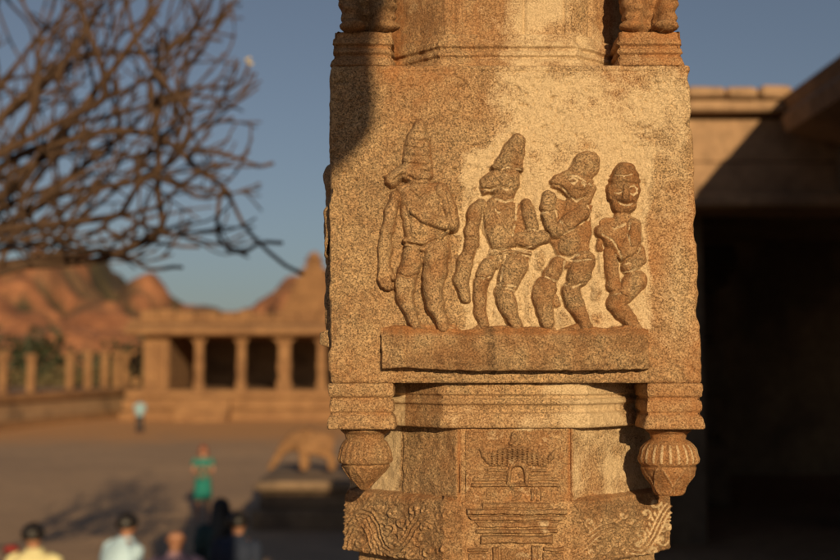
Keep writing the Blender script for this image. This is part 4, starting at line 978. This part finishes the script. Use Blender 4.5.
# ================================================================== RIGHT HALL (dark) AND ITS WING
def right_hall():
    Y = 10.; r = root('shaded_hall', (6., 12., 0), 'dark stone temple hall with deep black doorway opening, behind the pillar on the right', 'temple hall')
    X0 = 2.05
    b = MB()
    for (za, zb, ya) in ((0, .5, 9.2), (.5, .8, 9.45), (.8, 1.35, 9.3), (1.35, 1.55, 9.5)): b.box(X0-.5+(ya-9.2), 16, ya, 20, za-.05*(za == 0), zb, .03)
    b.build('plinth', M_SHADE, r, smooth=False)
    b = MB(); b.box(X0-.4, 16, 9.30, 20, 1.552, 1.74, .02); b.build('floor_slab', M_DARK, r, smooth=False)
    b = MB(); b.box(1.6, 2.72, 9.16, 9.297, 1.60, 1.752, .01); b.build('skylit_edge', plain('skylit_step', (.62, .58, .52), .7, 8, .2), r, smooth=False)  # pale colour stands in for sky light on the floor edge
    # wall over the opening
    b = MB(); zs = [4.68, 4.80, 5.10, 5.47]
    b.box(X0, 16, 10.0, 10.6, 4.80, 5.085, .01, .004); b.box(X0, 16, 10.02, 10.6, 5.09, 5.47, .01, .004); b.build('upper_wall', M_DARK, r, smooth=False)
    b = MB(); b.box(X0-.06, 16, 9.86, 10.62, 4.68, 4.797, .02, .004); b.build('lintel_ledge', M_DARK, r, smooth=False)
    b = MB(); rs = np.random.RandomState(2)
    b.box(X0-.08, 16, 9.84, 10.65, 5.50, 5.60, .02)
    xx = X0-.12
    while xx < 3.6:
        w = rs.uniform(.22, .5); b.box(xx, xx+w-.012, 9.78+rs.uniform(-.015, .015), 10.7, 5.603, 5.70+rs.uniform(-.012, .03), .025, .006); xx += w
    b.box(3.62, 16, 9.80, 10.7, 5.603, 5.71, .02); b.build('cornice', M_DARK, r, smooth=False)
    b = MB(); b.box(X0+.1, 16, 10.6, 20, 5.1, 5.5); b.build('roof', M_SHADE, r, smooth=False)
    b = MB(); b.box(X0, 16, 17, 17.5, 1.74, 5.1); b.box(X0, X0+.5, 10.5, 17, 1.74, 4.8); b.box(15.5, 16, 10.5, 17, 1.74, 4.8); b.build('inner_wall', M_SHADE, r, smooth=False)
    for cx, cy in ((1.75, 10.35), (4.7, 10.35), (7.7, 10.35), (3.2, 13.3), (5.6, 13.3)):
        c = MB(); h = .24
        c.box(cx-h, cx+h, cy-h, cy+h, 1.742, 2.5, .03); c.box(cx-h*.75, cx+h*.75, cy-h*.75, cy+h*.75, 2.5, 3.0, .06); c.box(cx-h, cx+h, cy-h, cy+h, 3.0, 3.6, .03)
        c.box(cx-h*.75, cx+h*.75, cy-h*.75, cy+h*.75, 3.6, 4.2, .06); c.box(cx-h*1.6, cx+h*1.6, cy-h*1.1, cy+h*1.1, 4.35, 4.678, .05); c.box(cx-h*1.1, cx+h*1.1, cy-h*1.1, cy+h*1.1, 4.2, 4.35, .03)
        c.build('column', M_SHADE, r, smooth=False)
    # wing running towards the viewer on the right
    b = MB(); b.box(3.45, 12, 3.2, 10.0-.19, 1.552, 1.74, .02)
    for (za, zb, xa) in ((0, .5, 3.2), (.5, .8, 3.45), (.8, 1.35, 3.3), (1.35, 1.55, 3.5)): b.box(xa, 12, 3.0+(xa-3.2), 9.19, za-.05*(za == 0), zb, .03)
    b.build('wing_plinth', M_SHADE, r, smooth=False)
    for cy in (3.9, 6.2, 8.4):
        for cx in (3.95, 6.6):
            c = MB(); h = .24
            c.box(cx-h, cx+h, cy-h, cy+h, 1.742, 2.5, .03); c.box(cx-h*.75, cx+h*.75, cy-h*.75, cy+h*.75, 2.5, 3.0, .06); c.box(cx-h, cx+h, cy-h, cy+h, 3.0, 3.6, .03)
            c.box(cx-h*.75, cx+h*.75, cy-h*.75, cy+h*.75, 3.6, 4.35, .06); c.box(cx-h*1.6, cx+h*1.6, cy-h*1.1, cy+h*1.1, 4.35, 4.8, .05)
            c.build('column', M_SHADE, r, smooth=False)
    b = MB(); b.box(9.0, 9.4, 3.2, 9.8, 1.742, 4.8)
    for k in range(7): b.box(8.9-.05*(k % 2), 9.0, 3.2, 9.8, 1.8+k*.4, 2.05+k*.4, .02)
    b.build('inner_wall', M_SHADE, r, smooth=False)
    b = MB(); b.box(3.55, 12, 3.2, 9.84, 4.802, 5.18, .02); b.build('beam', M_SHADE, r, smooth=False)
    # heavy curved eave of the wing
    pts = [(3.10, 5.30), (3.06, 5.42), (3.13, 5.50), (3.08, 5.60), (3.16, 5.655), (3.55, 5.80), (12, 5.86), (12, 5.19), (3.55, 5.19)]
    n = len(pts); ys = [3.0, 4.7, 4.72, 6.4, 6.42, 8.1, 8.12, 9.77]; V = []
    for k, yy in enumerate(ys):
        j = (.02, -.015, .012, 0)[k//2]
        V += [(a-j, yy, z+j*.8) for a, z in pts]
    Fc = [tuple(range(n)), tuple(range(len(ys)*n-1, (len(ys)-1)*n-1, -1))]
    for i in range(len(ys)-1): Fc += [(i*n+k, (i+1)*n+k, (i+1)*n+(k+1) % n, i*n+(k+1) % n) for k in range(n)]
    mk('wing_eave', V, Fc, M_DARK, r, smooth=False)
right_hall()

# the porch the pillar belongs to: floor and roof just outside the picture
def porch():
    r = root('pillared_porch', (4., 0., 0), 'raised stone porch floor and roof that the carved pillar carries', 'porch')
    b = MB(); b.box(-.75, 9, -7, 3.15, -.05, 1.55, .03); b.box(-.85, 9.1, -7.1, 3.3, 1.552, FLOOR, .03); b.build('floor', M_PAVE, r, smooth=False)
    b = MB(); b.box(-.35, 9., 1.80, 2.75, TOPZ+.322, 5.5, .03); b.build('lintel', M_DARK, r, smooth=False)
    b = MB(); b.box(.3, 9.4, 1.5, 3.2, 5.502, 6.05, .03); b.build('roof_slab', M_DARK, r, smooth=False)
    b = MB(); b.box(.4, 9.2, 1.7, 3.0, 6.052, 6.36, .05); b.build('parapet', M_DARK, r, smooth=False)
    b = MB(); b.box(2.6, 9.0, -2.3, -1.9, 1.752, 6.3, .03); b.build('sun_block_wall', M_DARK, r, smooth=False)  # unseen wall added to keep low sun off the right hall's floor
    b = MB(); b.box(2.6, 9.0, -1.898, 1.498, 6.06, 6.3, .03); b.build('roof_slab', M_DARK, r, smooth=False)
porch()
# occluder added behind the viewer, shaped to shadow the pillar's upper left
def pillar_occluder():
    t = 3.2
    def c(px, py):
        p = at(px, py, 1.9)+SUN*t; return p
    Y0 = c(360, 100)[1]
    poly_px = [(388, -60), (388, 0), (379, 22), (371, 45), (370, 70), (372, 105), (370, 132), (362, 148), (350, 160), (336, 170), (318, 178), (300, 186), (280, 184), (280, -60)]  # outline of the wanted shadow, carried back towards the sun
    r = root('unseen_occluder', (c(290, 0)[0]-.3, Y0, FLOOR), 'unseen gateway frame standing behind the viewpoint', 'occluder')
    P = [c(a, b) for a, b in poly_px]; n = len(P); V = []
    for dy in (-.035, .035): V += [(p[0], Y0+dy, p[2]) for p in P]
    Fc = [tuple(range(n)), tuple(range(2*n-1, n-1, -1))]+[(k, n+k, n+(k+1) % n, (k+1) % n) for k in range(n)]
    mk('shadow_outline', V, Fc, M_DARK, r, smooth=False)
    b = MB(); xa = c(280, 0)[0]; b.box(xa-.34, xa-.003, Y0-.15, Y0+.15, FLOOR, c(0, -60)[2], .02); b.build('occluder_post', M_DARK, r, smooth=False)
pillar_occluder()

# ================================================================== BARE TREE
def tree():
    base = np.array([-5.2, 8.6, 0.0]); rs = np.random.RandomState(11)
    r = root('bare_tree', tuple(base), 'leafless tree with dense tangled brown branches filling the upper left sky', 'tree')
    nodes = [base]; par = [-1]
    for k in range(1, 34): nodes.append(base+np.array([.012*k+.05*math.sin(k*.5), -.01*k, .105*k])); par.append(k-1)
    nodes = list(nodes)
    def chain(px_pts, Y0, Y1):
        W = [at(a, b, Y0+(Y1-Y0)*i/(len(px_pts)-1)) for i, (a, b) in enumerate(px_pts)]
        prev = int(np.argmin([np.linalg.norm(W[0]-q) for q in nodes]))
        for i in range(len(W)):
            s = nodes[prev]; L = np.linalg.norm(W[i]-s); m = max(1, int(L/.09))
            for k in range(1, m+1):
                q = s+(W[i]-s)*k/m+rs.normal(0, .006, 3); nodes.append(q); par.append(prev); prev = len(nodes)-1
    # the limbs one can tell apart in the photograph
    chain([(-120, 300), (-30, 262), (40, 266), (95, 262), (130, 249), (165, 233), (190, 222)], 8.3, 7.6)
    chain([(-60, 200), (30, 150), (105, 131), (150, 132), (180, 148), (203, 176), (222, 181), (233, 205), (240, 224), (256, 238), (270, 254), (285, 268), (303, 274)], 8.2, 7.2)
    chain([(222, 181), (217, 205), (216, 238), (228, 256), (249, 257)], 7.4, 7.3)
    chain([(60, 125), (130, 112), (175, 92), (205, 85), (232, 90), (244, 82), (248, 66)], 8.0, 7.5)
    chain([(183, 150), (215, 152), (240, 158), (262, 170), (272, 163)], 7.6, 7.4)
    chain([(-80, 230), (20, 190), (70, 120), (120, 60), (158, 8), (172, -60)], 8.4, 8.0)
    chain([(-90, 180), (0, 90), (50, 20), (70, -60)], 8.6, 8.8)
    chain([(150, 60), (190, 52), (215, 30), (228, 6)], 8.0, 7.9)
    chain([(256, 238), (262, 243), (283, 243)], 7.25, 7.2)
    LIM = [
        [(-150, 280), (-60, 215), (20, 170), (80, 150), (120, 155), (165, 180), (200, 205), (222, 200)],
        [(-150, 250), (-40, 150), (30, 95), (90, 60), (150, 55), (195, 40), (220, 45)],
        [(-130, 300), (-40, 240), (40, 225), (110, 222), (160, 205), (185, 182), (210, 168)],
        [(-160, 220), (-70, 110), (-10, 30), (20, -60)], [(-140, 240), (-30, 120), (40, 30), (110, -20), (140, -80)],
        [(-130, 310), (-20, 275), (60, 252), (120, 238), (170, 240), (200, 252)], [(-150, 260), (-50, 175), (60, 120), (130, 90), (170, 60), (205, 20), (215, -20)],
        [(-100, 300), (0, 225), (70, 195), (130, 185), (175, 160), (200, 130), (232, 118)], [(-120, 280), (-40, 200), (0, 110), (60, 60), (90, 10), (120, -60)],
        [(-150, 300), (-40, 258), (50, 215), (100, 190), (150, 180), (180, 195)], [(-130, 310), (-30, 268), (50, 262), (110, 255), (150, 262), (182, 268)], [(-150, 290), (-60, 240), (10, 205), (60, 180), (110, 140), (150, 105), (190, 95)],
        [(-140, 300), (-60, 262), (20, 248), (80, 238), (120, 215), (150, 222), (178, 236), (190, 228)]]
    for q, L_ in enumerate(LIM):
        chain([(a+rs.uniform(-8, 8), b+rs.uniform(-6, 6)) for a, b in L_], 8.4+.3*math.sin(q*2.1), 8.0+1.3*math.sin(q*1.7+1))
    N_ = [np.array(q) for q in nodes]; n0 = len(N_)
    origin = at(-170, 330, 8.4)
    lev = [0]*n0
    def ok(p):
        x_, y_ = project(np.array(p)); lim_ = 262 if y_ > 70 else 244
        return x_ < lim_ and y_ < 272-max(0, x_-130)*.05 and 6.4 < p[1] < 10.2
    def grow(k, d, L, lv):
        seg = .075; m = max(2, int(L/seg)); cur = k; d = d/np.linalg.norm(d); kink = rs.normal(0, 1, 3)
        for i_ in range(m):
            if i_ % 3 == 0: kink = rs.normal(0, 1, 3)*.30
            rad_ = N_[cur]-origin; rad_ /= np.linalg.norm(rad_)
            d = d+kink*.5+np.array([.01, 0, .024])+rad_*.05; d /= np.linalg.norm(d)
            q = N_[cur]+d*seg
            if not ok(q): return
            N_.append(q); par.append(cur); lev.append(lv); cur = len(N_)-1
            if lv < 4 and i_ > 0 and rs.rand() < (.24, .23, .20, .15, 0)[lv]:
                a = rs.normal(0, 1, 3); a -= a@d*d; a /= np.linalg.norm(a)
                if a[2] < 0 and rs.rand() < .6: a = -a
                grow(cur, d*.8+a*.75, L*rs.uniform(.45, .75), lv+1)
    for k in range(40, n0):
        if rs.rand() < .20:
            d = N_[k]-N_[par[k]]; d /= np.linalg.norm(d)+1e-9; a = rs.normal(0, 1, 3); a -= a@d*d; a /= np.linalg.norm(a)
            px_ = project(N_[k])[0]
            if a[2] < 0 and rs.rand() < .5: a = -a
            grow(k, d*.7+a*.8, rs.uniform(.55, 1.25)*(1 if px_ < 190 else .45), 1)
    P = np.array(N_); n = len(P); ch = [[] for _ in range(n)]
    for i in range(1, n): ch[par[i]].append(i)
    rad = np.zeros(n); e = 2.5; tip = .0068
    for i in range(n-1, -1, -1):
        rad[i] = tip if not ch[i] else (sum(rad[c]**e for c in ch[i]))**(1/e)
        rad[i] = min(rad[i]*1.0, .17 if i < 34 else .045)
        if 34 <= i < n0: rad[i] = max(rad[i], .0125)
    # smooth the path a little
    for _ in range(1):
        Q = P.copy()
        for i in range(1, n):
            if ch[i]:
                c = max(ch[i], key=lambda q: rad[q]); Q[i] = P[i]*.5+(P[par[i]]+P[c])*.25
        P = Q
    tr = MB(); br = MB(); stack = [(0, -1)]
    while stack:
        s, p0 = stack.pop()
        path = ([p0] if p0 >= 0 else [])+[s]; cur = s
        while ch[cur]:
            c = sorted(ch[cur], key=lambda q: -rad[q])
            for o in c[1:]: stack.append((o, cur))
            cur = c[0]; path.append(cur)
            if cur == 33: break
        if p0 < 0:
            tr.tube([P[i] for i in path], [rad[i] for i in path], 12, True)
            for o in ch[33]: stack.append((o, 33))
            continue
        rr = [rad[i] for i in path]
        if p0 >= 0: rr[0] = min(rr[0], rr[1]*1.15)
        br.tube([P[i] for i in path], rr, 6 if rr[0] < .03 else 8, True)
    tr.build('trunk', M_BARK, r); o = br.build('branches', M_BARK, r)
    # the small pale bloom left on one tip
    p = at(249, 64, 7.5); f = MB()
    for k in range(5):
        a = 2*PI*k/5; f.loft([(p[0]+.016*math.cos(a), p[1]+.016*math.sin(a), p[2]+.008*k-.01, .004, .004), (p[0]+.018*math.cos(a), p[1]+.018*math.sin(a), p[2]+.01+.008*k-.01, .013, .010), (p[0]+.019*math.cos(a), p[1]+.019*math.sin(a), p[2]+.022+.008*k-.01, .004, .004)], 8)
    f.build('blossom', plain('blossom', (.55, .45, .25)), r)
tree()

# ================================================================== PEOPLE
def fabric(n, c): return plain(n, c, .85, 9, .12)
def person(px_, Y, hgt, rz, label, skin, shirt, legs=None, hair='short', hairm=None, dress=None, arms='down', lean=0.0, group='visitors in the courtyard', cap=None, turn=0.0, X=None):
    s = hgt/1.72; x = at(px_, 400, Y)[0] if X is None else X
    r = root('person', (x, Y, 0.0), label, 'person', group, rz)
    L = lean
    hx, hy, hz = turn, -L*1.0-.015, 1.60
    V = []; E = []; R = []
    def v(p, rad): V.append(tuple(np.array(p)*s)); R.append(rad*s if not hasattr(rad, '__len__') else (rad[0]*s, rad[1]*s)); return len(V)-1
    def e(a, b): E.append((a, b))
    pel = v((0, 0, .95), .135); bel = v((0, -L*.25, 1.12), .12); che = v((0, -L*.6, 1.32), .135); nk = v((hx*.4, -L*.85, 1.47), .055); nk2 = v((hx*.8, hy+.01, 1.53), .052)
    hd = v((hx, hy, 1.585), .078); h2 = v((hx, hy+.004, 1.645), .082); ht = v((hx, hy+.01, 1.70), .045)
    for a, b in ((pel, bel), (bel, che), (che, nk), (nk, nk2), (nk2, hd), (hd, h2), (h2, ht)): e(a, b)
    # nose, chin
    no = v((hx, hy-.098, 1.585), .012); e(hd, no)
    for sx in (-1, 1):
        ear = v((hx+sx*.088, hy+.01, 1.60), .012); e(h2, ear)
        sh_ = v((sx*.175, -L*.65, 1.395), .058); e(che, sh_)
        if arms == 'down' or (arms == 'one' and sx > 0): el = (sx*.225, -L*.5+.02, 1.12); wr = (sx*.235, -L*.5-.06, .87); fd = np.array([0, -.15, -1.])
        elif arms == 'front' or arms == 'one': el = (sx*.225, -L*.5-.03, 1.12); wr = (sx*.07, -L*.5-.25, 1.20); fd = np.array([-sx*.5, -.3, .6])
        elif arms == 'out': el = (sx*.26, -L*.5-.05, 1.15); wr = (sx*.22, -L*.5-.30, 1.12); fd = np.array([0, -1., .1])
        fd = fd/np.linalg.norm(fd)
        el_ = v(el, .042); wr_ = v(wr, .026); pm = v(np.array(wr)+fd*.055, .030); e(sh_, el_); e(el_, wr_); e(wr_, pm)
        sd = np.cross(fd, [1., 0, 0]); sd /= np.linalg.norm(sd)
        for k in range(4):
            b0 = np.array(wr)+fd*.08+sd*(k-1.5)*.019; ln = (.06, .075, .07, .055)[k]
            k1 = v(b0+fd*.01, .0095); k2 = v(b0+fd*ln*.6+np.array([-sx*.006, 0, 0]), .0085); k3 = v(b0+fd*ln+np.array([-sx*.016, 0, 0]), .007); e(pm, k1); e(k1, k2); e(k2, k3)
        t1 = v(np.array(wr)+fd*.04-sd*.036, .010); t2 = v(np.array(wr)+fd*.075-sd*.052, .008); e(pm, t1); e(t1, t2)
        hp = v((sx*.095, 0, .86), .088); kn = v((sx*.105, -.015, .49), .056); cf = v((sx*.107, .012, .33), .052); an = v((sx*.11, .015, .09), .036); to = v((sx*.125, -.11, .04), .032); te = v((sx*.13, -.17, .03), .022)
        for a, b in ((pel, hp), (hp, kn), (kn, cf), (cf, an), (an, to), (to, te)): e(a, b)
    if Y < 20: r.scale = (1.14, 1.14, 1.03)
    skin_obj('body', V, E, R, skin, r, 1, rootv=0)
    b = MB(); y = lambda z: -L*np.interp(z, [.95, 1.12, 1.32, 1.47], [0, .25, .6, .85])
    if dress is not None:
        b.loft([(0, y(z)*s, z*s, rx*s, ry*s) for z, rx, ry in ((.52, .20, .17), (.60, .205, .17), (.80, .195, .16), (.95, .18, .145), (1.08, .145, .12), (1.16, .14, .12), (1.30, .175, .14), (1.40, .17, .12), (1.455, .09, .075))], 24)
        for sx in (-1, 1): b.tube([(sx*.14*s, y(1.4)*s, 1.40*s), (sx*.185*s, y(1.39)*s, 1.385*s), (sx*.215*s, y(1.3)*s, 1.27*s)], [.068*s, .07*s, .06*s], 12)
        b.build('dress', dress, r, local=True)
    else:
        b.loft([(0, y(z)*s, z*s, rx*s, ry*s) for z, rx, ry in ((.84, .185, .15), (.92, .185, .15), (1.10, .175, .145), (1.28, .195, .155), (1.38, .195, .14), (1.43, .15, .115), (1.465, .085, .08), (1.50, .068, .066))], 24, 2.3)
        for sx in (-1, 1):
            if arms == 'down' or (arms == 'one' and sx > 0): el = (sx*.225, -L*.5+.02, 1.12); en = (sx*.23, -L*.5, 1.06)
            else: el = (sx*.225, -L*.5-.03, 1.12); en = (sx*.19, -L*.5-.08, 1.135)
            b.tube([(sx*.13*s, y(1.4)*s, 1.40*s), (sx*.19*s, y(1.38)*s, 1.375*s), (sx*.225*s, (y(1.3)+.01)*s, 1.25*s), tuple(np.array(el)*s), tuple(np.array(en)*s)], [.07*s, .075*s, .068*s, .062*s, .058*s], 12)
        b.build('shirt', shirt, r, local=True)
        t = MB(); t.loft([(0, 0, z*s, rx*s, ry*s) for z, rx, ry in ((.78, .18, .14), (.86, .185, .145), (.955, .165, .135), (.99, .16, .13))], 20)
        for sx in (-1, 1): t.tube([(sx*.09*s, 0, .84*s), (sx*.105*s, -.015*s, .49*s), (sx*.108*s, .01*s, .3*s), (sx*.11*s, .012*s, .09*s)], [.105*s, .078*s, .074*s, .07*s], 12)
        t.build('trousers', legs, r, local=True)
    # hair: cap of strands over skull, leaving the face free
    n, m = 28, 16; HV = []; c0 = np.array([hx, hy+.012, 1.635])
    for j in range(m):
        ph = PI/2-j/(m-1)*PI*.66
        for k in range(n):
            a = 2*PI*k/n; d = np.array([math.cos(a)*math.cos(ph), math.sin(a)*math.cos(ph), math.sin(ph)])
            front_ = max(0, -d[1]); ph2 = max(ph, -.9+front_*1.35) if True else ph
            d = np.array([math.cos(a)*math.cos(ph2), math.sin(a)*math.cos(ph2), math.sin(ph2)])
            rr = .100+.004*math.sin(a*9+j)+.003*math.sin(a*23-j*2)
            HV.append((c0+d*np.array([rr*.98, rr*1.10, rr*1.05]))*s)
    HF = [(j*n+k, (j+1)*n+k, (j+1)*n+(k+1) % n, j*n+(k+1) % n) for j in range(m-1) for k in range(n)]
    hm = hairm or M_HAIR
    if hair != 'none':
        h_ = MB(); h_.add(HV, HF)
        if hair == 'long':
            h_.loft([((hx)*s, (hy+yy)*s, z*s, rx*s, ry*s) for z, rx, ry, yy in ((1.66, .09, .05, .06), (1.56, .108, .06, .065), (1.44, .12, .055, .09), (1.30, .125, .05, .125), (1.16, .115, .045, .135), (1.05, .07, .03, .13))], 18)
        elif hair == 'mid':
            h_.loft([((hx)*s, (hy+yy)*s, z*s, rx*s, ry*s) for z, rx, ry, yy in ((1.66, .10, .06, .03), (1.56, .112, .065, .04), (1.47, .10, .05, .055))], 18)
        h_.build('hair', hm, r, local=True)
    if cap is not None:
        c = MB(); c.loft([(hx*s, (hy+.012)*s, z*s, rx*s, rx*1.08*s) for z, rx in ((1.655, .106), (1.69, .105), (1.72, .09), (1.745, .055), (1.752, .02))], 24)
        c.loft([(hx*s, (hy-.11)*s, z*s, .075*s, .07*s) for z in (1.652, 1.664)], 18); c.build('cap', cap, r, local=True)
    return r
TR = fabric('dark_trousers', (.025, .025, .03))
person(140, 56.5, 1.66, .2, 'distant man in pale blue shirt and dark trousers before the columned hall', M_SKIN, fabric('pale_blue_cotton', (.22, .36, .42)), TR, arms='down')
w = person(204, 24.9, 1.60, .15, 'woman in teal dress with reddish hair standing alone in the courtyard', M_SKINL, None, None, hair='mid', hairm=M_HAIRR, dress=fabric('teal_cotton', (.005, .15, .125)), arms='front')
person(38, 11.7, 1.70, PI-.15, 'man in pale yellow shirt seen from behind at the bottom left', M_SKIN, fabric('yellow_cotton', (.62, .56, .30)), TR, turn=.02)
person(120, 12.4, 1.70, PI/2+.9, 'man in light blue shirt with black hair at bottom, facing right', M_SKIN, fabric('light_blue_cotton', (.40, .56, .68)), TR, lean=.10)
person(178, 11.7, 1.66, PI+.2, 'bald person in pale pink shirt at bottom edge between blue and navy shirts', M_SKIN, fabric('pink_cotton', (.60, .36, .38)), TR, hair='none')
person(222, 14.0, 1.68, PI+.3, 'woman with long black hair and dark clothes behind the man in navy', M_SKIN, fabric('dark_cotton', (.02, .05, .055)), TR, hair='long', arms='one')
person(239, 12.7, 1.69, PI-.35, 'man in navy shirt with short black hair at bottom beside the long-haired woman', M_SKIN, fabric('navy_cotton', (.012, .02, .045)), TR)
person(15, 13.5, 1.22, PI+.5, 'child in a red cap and red shirt behind the man in yellow', M_SKIN, fabric('red_cotton', (.22, .02, .015)), TR, cap=fabric('red_felt', (.22, .02, .015)))
# small bag of the woman in teal: she holds it in both hands, a thing of its own
bg = MB(); bg.loft([(0, 0, -.09, .07, .03), (0, 0, -.07, .085, .04), (0, 0, .03, .07, .035), (0, 0, .06, .045, .02)], 16); bg.tube([(-.045, 0, .05), (-.03, 0, .12), (0, 0, .14), (.03, 0, .12), (.045, 0, .05)], .006, 6)
o = bg.build('handbag', plain('pale_leather', (.10, .12, .09)), None)
o.location = (w.location[0]+.03, 24.9-.24, 1.02); tag(o, 'small pale bag held in front by the woman in teal', 'handbag')

# ================================================================== WORLD, SUN, CAMERA
wd = bpy.data.worlds.new('World'); SC.world = wd; wd.use_nodes = True; t = wd.node_tree
bgn = t.nodes.get('Background') or t.nodes.new('ShaderNodeBackground')
sky = t.nodes.new('ShaderNodeTexSky'); sky.sky_type = 'NISHITA'; sky.sun_disc = False
sky.sun_elevation = EL; sky.sun_rotation = math.atan2(SUN[0], SUN[1]); sky.altitude = 400; sky.air_density = 1.0; sky.dust_density = 1.2; sky.ozone_density = 3.0
hs = t.nodes.new('ShaderNodeHueSaturation'); hs.inputs['Saturation'].default_value = .72; t.links.new(sky.outputs[0], hs.inputs['Color']); tm = t.nodes.new('ShaderNodeMix'); tm.data_type = 'RGBA'; tm.blend_type = 'MULTIPLY'; tm.inputs[0].default_value = 1; tm.inputs[7].default_value = (1.0, .985, .985, 1); t.links.new(hs.outputs[0], tm.inputs[6]); t.links.new(tm.outputs[2], bgn.inputs[0]); bgn.inputs[1].default_value = .052
sd = bpy.data.lights.new('Sun', 'SUN'); sd.energy = 5.0; sd.angle = math.radians(.55); sd.color = (1., .75, .43)
so = bpy.data.objects.new('sun', sd); COL.objects.link(so); so.rotation_euler = Vector(SUN).to_track_quat('Z', 'Y').to_euler(); so.location = (6, -12, 12)
cd = bpy.data.cameras.new('Camera'); co = bpy.data.objects.new('camera', cd); COL.objects.link(co); SC.camera = co
co.location = (0, 0, CZ); co.rotation_euler = (PI/2+TH, 0, 0); cd.sensor_width = 36; cd.lens = F*36/840; cd.clip_end = 6000; cd.clip_start = .05
cd.dof.use_dof = True; cd.dof.focus_distance = 1.9; cd.dof.aperture_fstop = 3.1; cd.dof.aperture_blades = 0
SC.render.resolution_x = 1024; SC.render.resolution_y = 683
SC.view_settings.view_transform = 'Standard'; SC.view_settings.look = 'None'; SC.view_settings.exposure = 0; SC.view_settings.gamma = 1; SC.view_settings.use_curve_mapping = False
